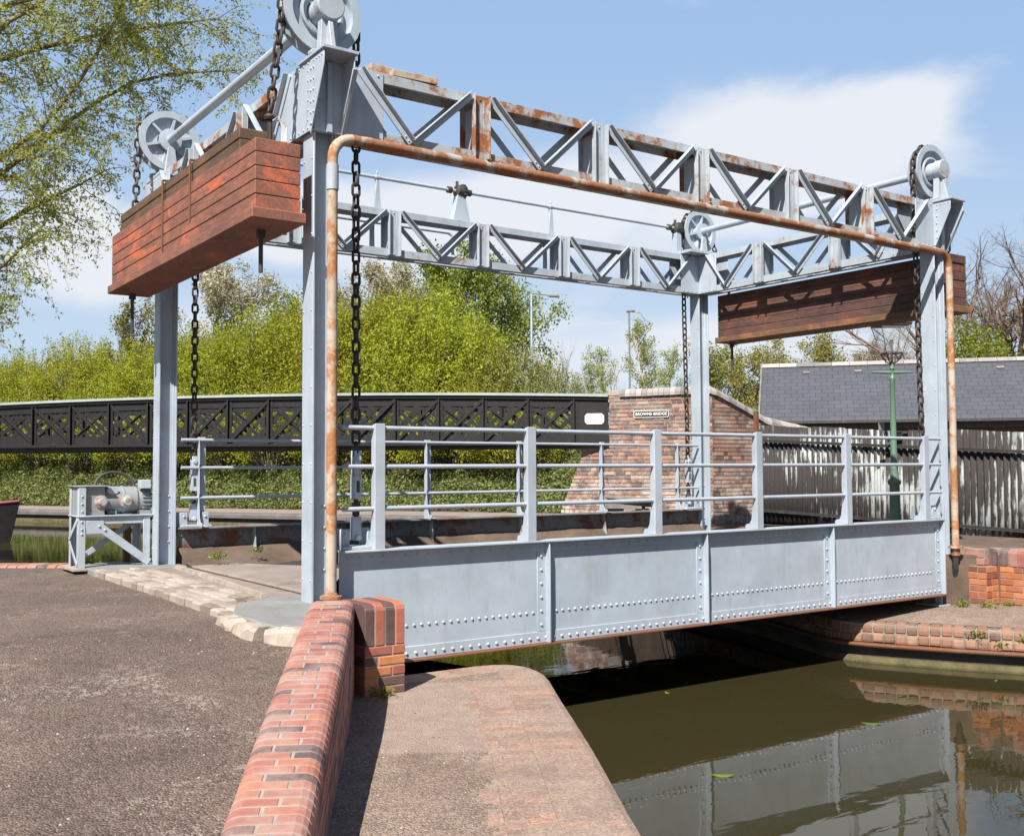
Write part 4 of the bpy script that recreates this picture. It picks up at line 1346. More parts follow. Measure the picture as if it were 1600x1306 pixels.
counterweight(-.64, -.20, -.20, 4.02, 2.93, TIMBER, 'red painted timber counterweight with peeling orange patches hung outside the left hand posts', True, 5)
counterweight(8.38, 8.80, -.17, 3.86, 2.955, TIMBERD, 'dark brown timber counterweight with orange streaked lower board hung beyond the right hand truss', False, 6)

# white cord tied to the chain eye
mb = MB()
for k in range(4):
    mb.tube([(-.40 + .01 * k, .0, 3.76), (-.37 + .015 * k, -.03, 3.79 - .01 * k), (-.33 + .012 * k, -.02, 3.72), (-.34 + .012 * k, -.035, 3.60)], .004, 5)
tag(mb.build('tie_cord', WHITEP), 'thin white cord knotted round the chain eye above the red counterweight', 'cord')


# ------------------------------------------------------------------ rusty pipe along the front
def front_pipe():
    t = thing('rusty_pipe', 'rusty cream pipe running up the front post, along the truss and down the other end', 'pipe', (.01, -.2, 0))
    y = -.235; x0, x1, zt, r = 0.0, L + .0, 3.645, .042
    pts = [V(x0, y, .06)] + [V(x0, y, z) for z in np.linspace(.5, zt - .17, 6)]
    pts += [V(x0 + .17 - .17 * math.cos(a), y, zt - .17 + .17 * math.sin(a)) for a in np.linspace(.25, math.pi / 2, 6)]
    pts += [V(x, y, zt) for x in np.linspace(.6, x1 - .6, 9)]
    pts += [V(x1 - .17 + .17 * math.sin(a), y, zt - .17 + .17 * math.cos(a)) for a in np.linspace(0, math.pi / 2, 7)]
    pts += [V(x1, y, z) for z in np.linspace(3.2, .05, 6)]
    mb = MB(); mb.tube(pts[12:-6], r, 14); mb.build('pipe', RUSTP, t)
    mb = MB(); mb.tube(pts[:13], r, 14); mb.build('riser', RUSTV, t)
    mb = MB(); mb.tube(pts[-7:], r, 14); mb.build('riser', RUSTV, t)
    cps = [[(x0, y, 3.22), (x0, y, 3.42)], [(x0 + .28, y, zt), (x0 + .33, y, zt)], [(x1 - .33, y, zt), (x1 - .28, y, zt)]] + [[(x, y, zt), (x + .03, y, zt)] for x in (1.55, 2.9, 4.3, 5.9, 7.1)]
    for q in cps:
        mb = MB(); mb.tube(q, .049 if q is cps[0] else .046, 14); mb.build('coupling', RUSTP if q is not cps[0] else PAINTW, t)
    for x in (x0, x1):
        mb = MB(); mb.lathe([(.045, .10), (.055, .075), (.085, .07), (.088, .05), (.05, .045), (.05, -.04)], (x, y, 0), (0, 0, 1), 18)
        for k in range(4):
            a = k * math.pi / 2 + .5; mb.dome((x + .07 * math.cos(a), y + .07 * math.sin(a), .07), (0, 0, 1), .012)
        mb.build('foot_flange', RUSTP, t)
    mb = MB(); mb.tube([(x1, y, .05), (x1, y, -.02)], .05, 12)
    mb.tube([(x1, y, -.02), (x1 + .0, y + .01, -.12), (x1 + .05, y + .04, -.22), (x1 + .09, y + .09, -.36)], .036, 12)
    mb.build('shadow_elbow', DARKST, t)  # dark curved tube end, standing in for the black shadow gap below the flange
    for x in (1.45, 4.12, 6.79):
        mb = MB(); mb.box(x - .02, x + .02, y - .047, -.13, zt + .043, zt + .052); mb.box(x - .02, x + .02, -.142, -.13, zt + .05, zt + .11)
        mb.build('pipe_clip', RUSTP, t)


front_pipe()


# ------------------------------------------------------------------ the lifting deck
def girder(t, yw, s, mat):
    """plate girder; s = side of the face with outstanding stiffeners seen from outside (-1 near)"""
    z0, z1 = -.505, .39; x0, x1 = .13, L - .12
    mb = MB()
    mb.box(x0, x1, yw - .006, yw + .006, z0, z1)
    xs = [x0 + .05, 2.14, 4.10, 6.04, x1 - .08]
    for a, b in zip(xs, xs[1:]): mb.rivets((a + .12, yw + s * .006, -.235), (b - .14, yw + s * .006, -.235), .072, (0, s, 0), .0145)
    g = mb.build('plate_girder', mat, t)
    mb = MB()
    mb.box(x0, x1, yw - (.085 if s < 0 else .15), yw + .085, z1 - .004, z1 + .012)
    for q in (-1, 1):
        a = sorted((yw + q * .006, yw + q * .016)); mb.box(x0, x1, a[0], a[1], z1 - .09, z1 - .004)
        mb.rivets((x0 + .06, yw + q * .016, z1 - .055), (x1 - .06, yw + q * .016, z1 - .055), .105, (0, q, 0), .014)
    mb.build('top_flange', mat, g, bevel=0.002)
    mb = MB()
    lip = MB(); lip.box(x0, x1, yw - .084, yw + .084, z0 - .014, z0 + .001); lip.build('flange_plate', RUST, g, bevel=0.002)
    a = sorted((yw + s * .006, yw + s * .015)); mb.box(x0, x1, a[0], a[1], z0 + .002, z0 + .10)
    mb.rivets((x0 + .06, yw + s * .015, z0 + .045), (x1 - .06, yw + s * .015, z0 + .045), .088, (0, s, 0), .0165)
    mb.build('bottom_flange', mat, g, bevel=0.002)
    for i, x in enumerate([2.14, 4.10, 6.04, x1 - .02]):
        mb = MB()
        a = sorted((yw + s * .007, yw + s * .016)); mb.box(x - .095, x + .005, a[0], a[1], z0 + .102, z1 - .092)
        a = sorted((yw + s * .016, yw + s * .085))
        poly = [(x - .006, yw + s * .016, z0 + .004), (x - .006, yw + s * .082, z0 + .004), (x - .006, yw + s * .082, z1 - .12), (x - .006, yw + s * .075, z1 - .004), (x - .006, yw + s * .016, z1 - .004)]
        mb.prism(poly, (.012, 0, 0))
        mb.rivets((x - .055, yw + s * .016, z0 + .16), (x - .055, yw + s * .016, z1 - .13), .112, (0, s, 0), .016)
        mb.build('stiffener', mat, g, bevel=0.002)
    for x in (1.0, 3.35, 4.75, 6.2):          # triangular brackets inside
        mb = MB(); q = -s
        mb.prism([(x, yw + q * .007, .02), (x, yw + q * .13, .02), (x, yw + q * .075, z1 - .006), (x, yw + q * .007, z1 - .006)], (.012, 0, 0))
        mb.build('inner_bracket', PAINTR if s > 0 else mat, g, bevel=0.002)
    return g


def railing(t, y, s, xs, xa, xb):
    """posts and three tube rails; s = outward side"""
    mb = MB()
    for z in (1.37, 1.06, .725):
        mb.tube([(xa, y, z), ((xa + xb) / 2, y, z), (xb, y, z)], .0195, 10)
    rl = mb.build('railing', RAILP, t)
    for x in xs:
        mb = MB()
        mb.box(x - .046, x + .046, y + s * .030 - .006, y + s * .030 + .006, .402, 1.405)
        x2 = x - .046
        prof = [(y + s * .024, .402)]
        pts = [(.402, .16), (.44, .17), (.455, .10), (.50, .075), (.68, .05), (.725, .042), (.77, .06), (.98, .055), (1.06, .042), (1.10, .058), (1.30, .055), (1.37, .042), (1.40, .03)]
        poly = [(x2, y + s * .024, z) for z in (.402, 1.40)]
        poly = [(x2, y + s * .024, .402)] + [(x2, y - s * (d - .024), z) for z, d in pts] + [(x2, y + s * .024, 1.40)]
        mb.prism(poly, (.010, 0, 0))
        mb.prism([(x2 + .01, y + s * .02, .402), (x2 + .01, y - s * .13, .402), (x2 + .01, y - s * .13, .412), (x2 + .01, y + s * .02, .412)], (.07, 0, 0))
        mb.build('railing_post', RAILP, rl, bevel=0.003)


def deck():
    t = thing('lift_deck', 'grey blue riveted lifting bridge deck with tubular handrails spanning the canal narrows', 'lifting bridge', (L / 2, W / 2, 0))
    girder(t, -.105, -1, PAINT)
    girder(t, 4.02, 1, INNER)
    mb = MB(); mb.box(.14, L - .13, -.05, 3.95, -.30, .0)
    mb.build('deck_plate', DARKST, t)
    # soil and ballast on the deck, banked against the girders
    ys = np.linspace(-.07, 3.995, 46); xs = np.linspace(.14, L - .14, 110); vs = []
    for x in xs:
        for y in ys:
            e = min(y + .07, 3.995 - y)
            vs.append((x, y, .012 + .17 * math.exp(-e / .16) + .03 * mnoise.noise(Vector((x * 1.5, y * 2, 0))) + .02 * mnoise.noise(Vector((x * 5, y * 6, 2))) - (.02 if e > .2 else 0)))
    n = len(ys); fs = [(i * n + j, (i + 1) * n + j, (i + 1) * n + j + 1, i * n + j + 1) for i in range(len(xs) - 1) for j in range(n - 1)]
    vs = np.array(vs) - np.array([L / 2, W / 2, 0])
    me = fast_mesh('deck_surface', vs, np.array(fs), [SOIL], smooth=True)
    o = bpy.data.objects.new('deck_surface', me); COL.objects.link(o); o.parent = t
    mb = MB(); mb.prism([(.13, .35, -.01), (1.0, .45, .01), (1.25, 1.4, .015), (1.1, 2.4, .012), (.55, 3.3, .012), (.13, 3.5, -.01)], (0, 0, .03)); mb.build('end_apron', CONC, t, bevel=.01)
    railing(t, -.145, -1, [.45, 1.95, 3.45, 4.87, 6.32, 7.78], .14, L - .14)
    railing(t, 3.985, 1, [.40, 1.88, 3.33, 4.77, 6.22, 7.71], .16, L - .14)
    for x in (.325, L - .28):
        for y in (-.0, W - .0):
            mb = MB()
            yy = y
            mb.box(x - .17, x + .17, yy - .13, yy + .08, .403, .43)
            for q in (-1, 1):
                mb.box(x + q * .12 - .055, x + q * .12 + .03, yy - .075, yy - .055, .43, .565)
                mb.box(x + q * .12 - .055, x + q * .12 + .03, yy + .055, yy + .075, .43, .565)
                mb.dome((x + q * .12 - .01, yy - .075, .52), (0, -1, 0), .018)
            mb.build('chain_bracket', PAINTW, t, bevel=0.004)
    mb = MB()
    for x in np.linspace(.4, L - .4, 9): mb.box(x - .05, x + .05, -.09, 3.98, -.50, -.305)
    mb.build('cross_beams', DARKST, t)


deck()


# ------------------------------------------------------------------ winch at the back left post
def winch():
    t = thing('winch', 'grey winch gearbox with handwheel on a braced steel stand beside the back left post', 'winch', (-.5, 4.35, 0))
    y0, y1 = 4.12, 4.55
    mb = MB()
    def ang(x, y, z0, z1, sx, sy, m=mb):
        a = sorted((x, x + sx * .075)); b = sorted((y, y + sy * .008)); m.box(a[0], a[1], b[0], b[1], z0, z1)
        a = sorted((x, x + sx * .008)); b = sorted((y + sy * .008, y + sy * .075)); m.box(a[0], a[1], b[0], b[1], z0, z1)
    for x, sx in ((-.88, 1), (-.13, -1)):
        for y, sy in ((y0, 1), (y1, -1)): ang(x, y, 0.0, .54 if x > -.5 else .85, sx, sy)
    mb.box(-.89, -.02, y0 - .02, y1 + .02, .541, .556); mb.box(-.87, -.13, y0 + .009, y0 + .02, .46, .54)
    mb.bar((-.70, y0 - .006, .46), (-.14, y0 - .006, .03), .010, .085, up=(0, 0, 1))
    mb.bar((-.78, y1 + .0, .06), (-.14, y1 + .0, .50), .010, .06, up=(0, 0, 1))
    mb.bar((-.886, y0 + .02, .52), (-.886, y1 - .02, .28), .008, .05); mb.bar((-.886, y1 - .02, .28), (-.886, y0 + .02, .03), .008, .05)
    mb.box(-.80, -.62, y0 - .0105, y0 - .001, .36, .50)
    for x in (-.67, -.61): mb.dome((x, y0 - .012, .44 - (x + .67) * .7), (0, -1, 0), .016)
    for z in (.36, .41, .49, .60, .68, .76): mb.dome((-.845, y0, z), (0, -1, 0), .014)
    mb.build('stand', PAINTW, t, bevel=0.003)
    mb = MB(); yc = (y0 + y1) / 2
    mb.box(-.87, -.60, y0 + .05, y1 - .05, .557, .86)
    prof = []
    gb = [(y0 + .03, .557), (y1 - .03, .557), (y1 - .03, .80), (y1 - .08, .86), (y0 + .08, .86), (y0 + .03, .80)]
    mb.lathe([(0, 0), (.135, 0), (.148, .015), (.148, .20), (.155, .20), (.155, .225), (.148, .225), (.148, .36), (0, .36)], (-.60, yc, .712), (1, 0, 0), 28)
    mb.box(-.56, -.46, y0 + .10, y1 - .10, .557, .60)
    mb.box(-.90, -.55, y0 + .0, y1, .861, .873)
    gbx = mb.build('gearbox', PAINTD, t, bevel=0.004)
    for x in (-.64, -.38):
        mb = MB(); mb.lathe([(.0, .12), (.038, .12), (.042, .115), (.042, .05), (.07, .04), (.07, 0)], (x, y0 + .075, .70), (0, -1, 0), 18)
        mb.build('shaft_stub', PAINTR, gbx)
    mb = MB(); ax = V(-.51, y0 + .085, .815)
    mb.add([ax + V(.06 * math.cos(a), -.012 if k == 0 else .026, .038 * math.sin(a)) for k in (0, 1) for a in np.linspace(0, 2 * math.pi, 20, endpoint=False)],
           [tuple(range(20))] + [(i, i + 20, (i + 1) % 20 + 20, (i + 1) % 20) for i in range(20)])
    mb.build('name_plate', PAINT, gbx)
    mb = MB()
    mb.lathe([(.0, 0), (.13, 0), (.135, .02), (.135, .13), (.10, .15), (0, .15)], (-.235, yc, .70), (1, 0, 0), 24)
    for k in range(22):
        a = 2 * math.pi * k / 22
        c, s = math.cos(a), math.sin(a)
        mb.bar((-.19, yc + .135 * c, .70 + .135 * s), (-.09, yc + .135 * c, .70 + .135 * s), .008, .03, up=(0, c, s))
    mb.box(-.24, -.10, y0 + .10, y1 - .10, .557, .60)
    mo = mb.build('motor', PAINTD, t, bevel=0.0)
    mb = MB(); mb.box(-.23, -.12, y0 + .02, y0 + .15, .835, .93)
    mb.build('terminal_box', PAINTW, mo, bevel=0.006)
    mb = MB(); c = V(-.43, y1 - .10, .85); ring = [c + V(.21 * math.cos(a), .05 * math.sin(a), .165 * math.sin(a)) for a in np.linspace(0, 2 * math.pi, 33)]
    mb.tube(ring, .017, 8, cap=False)
    for a in (.5, 2.6, 4.7): mb.tube([c, c + V(.21 * math.cos(a), .05 * math.sin(a), .165 * math.sin(a))], .011, 6)
    mb.tube([(-.24, y1 - .05, .86), (-.17, y1 - .05, .93)], .018, 8)
    mb.build('handwheel', DARKST, t)
    mb = MB(); mb.box(-.95, .2, y0 - .10, y1 + .14, -.02, .0)
    mb.build('base_plate', STONE, t)


winch()
# rusty mooring ring and short stake behind the stand
mb = MB(); mb.box(-.27, -.20, 4.62, 4.70, -.4, .50); tag(mb.build('rusty_stake', RUST, bevel=.004), 'dark rusty stake standing behind the winch stand at the water edge', 'stake')

# ------------------------------------------------------------------ footbridge, abutment, sign
FB_R = V(*at(951, 694, 21)[:2], 0); FB_L = V(*at(0, 700, 23.6)[:2], 0)
FB_D = unit(FB_L - FB_R); FB_LEN = np.linalg.norm(FB_L - FB_R)
FB_N = V(-FB_D[1], FB_D[0], 0)
if FB_N @ V(*(CAM[:2] - FB_R[:2]), 0) < 0: FB_N = -FB_N     # towards the camera


def footbridge():
    t = thing('footbridge', 'black lattice iron footbridge with a pale top rail behind the lift bridge', 'footbridge', tuple(FB_R))
    LEN = FB_LEN * 1.35
    def zt(s):                                   # gentle camber of the top edge
        u = s / FB_LEN; return 2.44 + 0.46 * u - 0.42 * u * u
    def zb(s): return 1.49 + 0.05 * s / FB_LEN
    P = lambda s, q, z: FB_R + FB_D * s + FB_N * q + V(0, 0, z)
    S = np.linspace(0, LEN, 40)
    for side, q0 in ((1, 0.0), (-1, -1.9)):
        mb = MB()
        def strip(fz0, fz1, q, th, a=0, b=LEN):
            n = 30
            for i in range(n):
                s0, s1 = a + (b - a) * i / n, a + (b - a) * (i + 1) / n
                mb.prism([P(s0, q, fz0(s0)), P(s1, q, fz0(s1)), P(s1, q, fz1(s1)), P(s0, q, fz1(s0))], FB_N * th)
        strip(lambda s: zt(s) - .22, zt, q0 - .012, .012)
        strip(zb, lambda s: zb(s) + .22, q0 - .012, .012)
        strip(lambda s: zt(s) - .06, lambda s: zt(s) - .002, q0, .05)
        strip(zb, lambda s: zb(s) + .05, q0, .07)
        sol = 0.68
        if side > 0: strip(zb, zt, q0 - .010, .016, 0, sol)
        # flat bar lattice
        s = -0.8; k = 0
        while s < LEN:
            for dr in (1, -1):
                a, b = s, s + 0.62
                za, zb_ = (zb(max(0, s)) + .20, zt(max(0, s)) - .20) if dr > 0 else (zt(max(0, s)) - .20, zb(max(0, s)) + .20)
                if a < .1 or b > LEN: continue
                mb.bar(P(a, q0 - .018 - .007 * (dr > 0), za), P(b, q0 - .018 - .007 * (dr > 0), zb_), .006, .07, up=np.cross(unit(P(b, 0, zb_) - P(a, 0, za)), FB_N))
            s += 0.33 if side > 0 else .66
        g = mb.build('lattice_girder', BLACKP, t)
        s = sol; i = 0
        while s < LEN:
            mb2 = MB()
            mb2.obox(P(s - .075, q0 + .0005, zb(s) + .05), FB_D * .15, FB_N * .012, V(0, 0, zt(s) - zb(s) - .11))
            mb2.obox(P(s - .012, q0 + .012, zb(s) + .05), FB_D * .024, FB_N * .07, V(0, 0, zt(s) - zb(s) - .11))
            if side > 0:
                for w in (-.045, .045): mb2.rivets(P(s + w, q0 + .0125, zb(s) + .1), P(s + w, q0 + .0125, zt(s) - .1), .11, FB_N, .011)
            # heavy diagonal of the panel
            s2 = s + .93
            if s2 < LEN:
                mid = s > FB_LEN * .66
                z0, z1 = (zt(s) - .10, zb(s2) + .10) if not mid else (zb(s) + .10, zt(s2) - .10)
                mb2.bar(P(s + .03, q0 + .006, z0), P(s2 - .03, q0 + .006, z1), .07, .055, up=np.cross(unit(P(s2, 0, z1) - P(s, 0, z0)), FB_N))
                mb2.bar(P(s + .2, q0 + .003, (z1 * .75 + z0 * .25) if True else 0), P(s2 - .12, q0 + .003, z0 * .8 + z1 * .2), .02, .03, up=FB_N)
            mb2.build('girder_stiffener', BLACKP, g); s += .93; i += 1
        mb3 = MB(); n = 34
        for i in range(n):
            s0, s1 = LEN * i / n, LEN * (i + 1) / n
            mb3.prism([P(s0, q0 - .07, zt(s0)), P(s1, q0 - .07, zt(s1)), P(s1, q0 - .07, zt(s1) + .052), P(s0, q0 - .07, zt(s0) + .052)], FB_N * .16)
        mb3.build('top_rail', RAILTOP, g)
    mb = MB(); mb.obox(P(0, -1.88, 1.44), FB_D * LEN, FB_N * 1.8, V(0, 0, .09)); mb.build('walkway', DARKST, t)
    # blank white plate bolted to the end panel
    mb = MB(); a, b, z0, z1, c = .085, .47, 1.90, 2.115, .045
    ctr = .36
    mb.prism([P(a + c, .0075, z0), P(b - c, .0075, z0), P(b, .0075, z0 + c), P(b, .0075, z1 - c), P(b - c, .0075, z1), P(a + c, .0075, z1), P(a, .0075, z1 - c), P(a, .0075, z0 + c)], FB_N * .012)
    tag(mb.build('blank_notice', WHITEP), 'blank white notice plate with cut corners on the end of the black footbridge', 'notice')


footbridge()


def brick_run(mb, p0, p1, nrm, z0, ztop, r, leftcut=None, stretch=True):
    """real bricks on a vertical face from p0 to p1 (plan), up to ztop(s)"""
    p0, p1 = V(*p0, 0), V(*p1, 0); Lr = np.linalg.norm(p1 - p0); d = (p1 - p0) / Lr; n = V(*nrm, 0)
    c = 0
    while True:
        z = z0 + .0765 * c
        s = -.225 * r.random(); hd = c % 2 == 0
        any_ = False
        while s < Lr:
            l = (.112 if hd else .232) if r.random() < .75 else (.232 if hd else .112)
            a, b = max(s, 0), min(s + l, Lr)
            lc = leftcut(z) if leftcut else 0
            a = max(a, lc)
            if b - a > .03:
                zt_ = min(z + .062, min(ztop(a), ztop(b)))
                if zt_ - z > .02:
                    any_ = True
                    mb.tone = r.random(); k = r.uniform(-.004, .005)
                    A = p0 + d * (a + .007) + n * k; l2 = b - a - .014
                    q = [A + V(0, 0, z), A + d * l2 + V(0, 0, z), A + d * l2 + V(0, 0, zt_), A + V(0, 0, zt_)]
                    qi = [w - n * .05 for w in q]
                    mb.add(q + qi, [(0, 1, 2, 3), (0, 4, 5, 1), (1, 5, 6, 2), (2, 6, 7, 3), (3, 7, 4, 0)])
            s += l
        c += 1
        if z > 4 or (not any_ and c > 10): break


def abutment():
    a0 = at(862, 800, 21.0)[:2]; a1 = at(951, 694, 21)[:2]; a2 = at(1112, 606, 20.1)[:2]; a3 = at(1196, 650, 20.9)[:2]; a4 = at(1285, 672, 21.4)[:2]
    d = unit(a2 - a1); a0 = a1 - d * 1.12
    n = V(-d[1], d[0]); n = n if n @ (CAM[:2] - a1) > 0 else -n
    t = thing('bridge_abutment', 'weathered red brown brick abutment with blue brick coping sloping down behind the corrugated fence', 'abutment', (*a1, 0))
    r = random.Random(51)
    ztop = lambda s: 2.455
    def lc(z):
        if z > 1.47: return 1.13
        return max(0, .52 + .0 * z - .0) if z > 1.2 else max(0, .52 - (1.2 - z) * .42)
    mb = MB(); L1 = np.linalg.norm(a2 - a0)
    brick_run(mb, a0, a2, n, -1.25, ztop, r, lc)
    d2 = unit(a3 - a2); n2 = V(-d2[1], d2[0]); n2 = n2 if n2 @ (CAM[:2] - a2) > 0 else -n2
    L2 = np.linalg.norm(a3 - a2); zc = lambda s: 2.455 - .50 * (s / L2) - 0.05 * (s / L2) ** 2
    brick_run(mb, a2, a3, n2, -.5, lambda s: zc(s) - 0, r)
    d3 = unit(a4 - a3); n3 = V(-d3[1], d3[0]); n3 = n3 if n3 @ (CAM[:2] - a3) > 0 else -n3
    L3 = np.linalg.norm(a4 - a3); zd = lambda s: 1.905 - .26 * s / L3
    brick_run(mb, a3, a4, n3, -.2, zd, r)
    mb.build('brickwork', BRICKA, t)
    mb = MB()
    A3 = lambda p, z: V(p[0], p[1], z)
    pf = [(0, -1.3), (L1, -1.3), (L1, 2.45), (1.14, 2.45), (1.14, 1.47), (.53, 1.47), (.53, 1.2), (.02, 0)]
    mb.prism([A3(a0 + d * s - n * .012, z) for s, z in pf], V(*(-n * .45), 0))
    mb.prism([A3(a2 - n2 * .012, -.6), A3(a3 - n2 * .012, -.6), A3(a3 - n2 * .012, 1.90), A3(a2 - n2 * .012, 2.45)], V(*(-n2 * .4), 0))
    mb.prism([A3(a3 - n3 * .012, -.6), A3(a4 - n3 * .012, -.6), A3(a4 - n3 * .012, 1.64), A3(a3 - n3 * .012, 1.90)], V(*(-n3 * .4), 0))
    # backfill so the bridge seat is solid
    mb.prism([A3(a0 + d * 1.2 - n * .5, -1.3), A3(a2 - n * .5, -1.3), A3(a2 + V(2.2, 2.2), -1.3), A3(a0 + d * 1.2 + V(2.2, 2.2), -1.3)], (0, 0, 2.9))
    mb.build('mortar_core', MORTAR, t)
    mb = MB()
    half = [(.05, -.03), (.05, .03), (.035, .075), (.0, .105), (-.06, .125), (-.16, .13), (-.30, .10), (-.33, -.03)]
    path = [A3(a1 + d * .25, 2.46), A3(a2, 2.465)]
    sgn = 1
    pts = path + [A3(a2 + (a3 - a2) * u, zc(u * L2) + .005) for u in (.25, .5, .75, 1)] + [A3(a4, 1.65)]
    Nf = frames(pts)
    if Nf[0] @ V(*n, 0) < 0: half = [(-q, z) for q, z in half][::-1]; half = [(q, z) for q, z in half]
    sweep_bricks(mb, lambda i: [half], pts, .115, .006, r, .004)
    mb.build('coping', COPEB, t)
    mb = MB(); mb.obox(A3(a1 + d * .0 - n * .3, 2.455), V(*d, 0) * .26, V(*n, 0) * .31, V(0, 0, .11)); mb.build('stone_block', STONE, t, bevel=.01)
    # name sign
    s0 = np.linalg.norm(at(991, 644, 20.8)[:2] - a1) ; s1 = s0 + .72
    sg = thing('name_sign', 'cast black name sign with white raised border and letters on the brick abutment', 'sign', (*(a1 + d * s0), 2.1))
    zc0 = 2.075; hh = .062
    B = lambda s, q, z: A3(a1 + d * s + n * q, z)
    def rr(s0, s1, z0, z1, c): return [(s0 + c, z0), (s1 - c, z0), (s1, z0 + c), (s1, z1 - c), (s1 - c, z1), (s0 + c, z1), (s0, z1 - c), (s0, z0 + c)]
    mb = MB(); mb.prism([B(s, .006, z) for s, z in rr(s0, s1, zc0 - hh - .008, zc0 + hh + .008, .02)], V(*(n * .012), 0)); mb.build('sign_plate', BLACKP, sg)
    mb = MB(); o_ = rr(s0, s1, zc0 - hh - .008, zc0 + hh + .008, .02); i_ = rr(s0 + .013, s1 - .013, zc0 - hh + .005, zc0 + hh - .005, .015)
    for k in range(8):
        j = (k + 1) % 8
        mb.prism([B(*o_[k][:1], .0185, o_[k][1]), B(*o_[j][:1], .0185, o_[j][1]), B(*i_[j][:1], .0185, i_[j][1]), B(*i_[k][:1], .0185, i_[k][1])], V(*(n * .006), 0))
    mb.build('border', WHITEP, sg)
    cu = bpy.data.curves.new('lettering', 'FONT'); cu.body = 'BROWNS BRIDGE'; cu.size = .094; cu.extrude = .004; cu.align_x = 'CENTER'; cu.align_y = 'CENTER'; cu.space_character = 1.06; cu.offset = .0026
    cu.materials.append(WHITEP)
    lo = bpy.data.objects.new('lettering', cu); COL.objects.link(lo)
    tmp = bpy.context.view_layer; tmp.update()
    wd = lo.dimensions.x; cu.size *= min(1.15, .64 / wd) if wd > 0 else 1
    tmp.update(); me = bpy.data.meshes.new_from_object(lo.evaluated_get(bpy.context.evaluated_depsgraph_get())); bpy.data.objects.remove(lo)
    if not me.materials: me.materials.append(WHITEP)
    lo = bpy.data.objects.new('lettering', me); COL.objects.link(lo)
    X, Yv, Z = V(*d, 0), V(0, 0, 1), V(*n, 0)
    if np.dot(np.cross(X, Yv), Z) < 0: X = -X
    c = B((s0 + s1) / 2, .023, zc0) - V(*WL[sg.name])
    lo.parent = sg
    lo.matrix_local = Matrix(((X[0], Yv[0], Z[0], c[0]), (X[1], Yv[1], Z[1], c[1]), (X[2], Yv[2], Z[2], c[2]), (0, 0, 0, 1)))
    # timber propped against the wall
    tp = thing('timber_pile', 'grey weathered timbers stacked at the foot of the brick abutment', 'timber', (*at(975, 800, 18.6)[:2], 0))
    rg = -n; ax = V(*d, 0)
    o = V(*at(938, 800, 18.9)[:2], 0)
    rt = V(*unit(at(1030, 800, 18.6)[:2] - at(940, 800, 18.9)[:2]), 0); bk = V(-rt[1], rt[0], 0)
    for (s, ln, z, h, q, sl) in ((0, .75, .30, .10, 0, 0), (.12, .85, .40, .09, .02, -.06), (-.03, 1.05, .505, .055, -.08, -.10), (.1, .25, -.04, .34, .05, 0), (.62, .2, -.04, .34, .05, 0)):
        mb = MB(); mb.obox(o + rt * s + bk * q + V(0, 0, z), rt * ln + V(0, 0, sl), bk * .35, V(0, 0, h)); mb.build('timber', TIMBERG, tp, bevel=.008)


abutment()


# ------------------------------------------------------------------ corrugated fence, lamp, shed, boat
def fence():
    t = thing('corrugated_fence', 'corrugated iron fence with flaking pale paint behind the lamp and handrail', 'fence', (11.8, 2, 0))
    X = 11.8
    lin = lambda y, a, b: b + (a - b) * (y - 1) / 5
    y = 6.12; r = random.Random(4); i = 0
    while y > -6:
        w = .66; mb = MB(); n = 56
        dx = .012 * (i % 2); jt = r.uniform(-.035, .03); zt = lin(y, 1.84, 1.53) + jt; zt2 = lin(y - w, 1.84, 1.53) + jt
        zb = lin(y, -.10, -.2)
        vs = []
        for k in range(n + 1):
            yy = y - (w + .03) * k / n
            xx = X - dx + .025 * math.cos(2 * math.pi * (yy - 2) / .11)
            z1 = zt + (zt2 - zt) * k / n
            for z in (zb, zb + .6, z1): vs.append((xx, yy, z))
        fs = [(k * 3 + j, (k + 1) * 3 + j, (k + 1) * 3 + j + 1, k * 3 + j + 1) for k in range(n) for j in (0, 1)]
        mb.add(vs, fs, True)
        o = mb.build('iron_sheet', CORRU, t)
        so = o.modifiers.new('thickness', 'SOLIDIFY'); so.thickness = .002
        y -= w; i += 1
    for (a, b) in ((1.53, 1.25), (.22, .07)):
        mb = MB(); p0, p1 = V(X - .055, 6.15, lin(6.15, a, b)), V(X - .055, -6, lin(-6, a, b))
        mb.bar(p0, p1, .05, .045); mb.bar(p0 + V(-.026, 0, .02), p1 + V(-.026, 0, .02), .006, .02)
        mb.build('fence_rail', DARKST, t)
    for yy in (6.14, 3.4, .6, -2.2):
        mb = MB(); mb.box(X - .03 if yy > 6 else X + .03, X + .03 if yy > 6 else X + .09, yy - .04, yy + .04, -.3, lin(yy, 2.08, 1.5)); mb.build('fence_post', TIMBERG if yy < 6 else RUST, t)
    mb = MB()
    rr = random.Random(3)


fence()


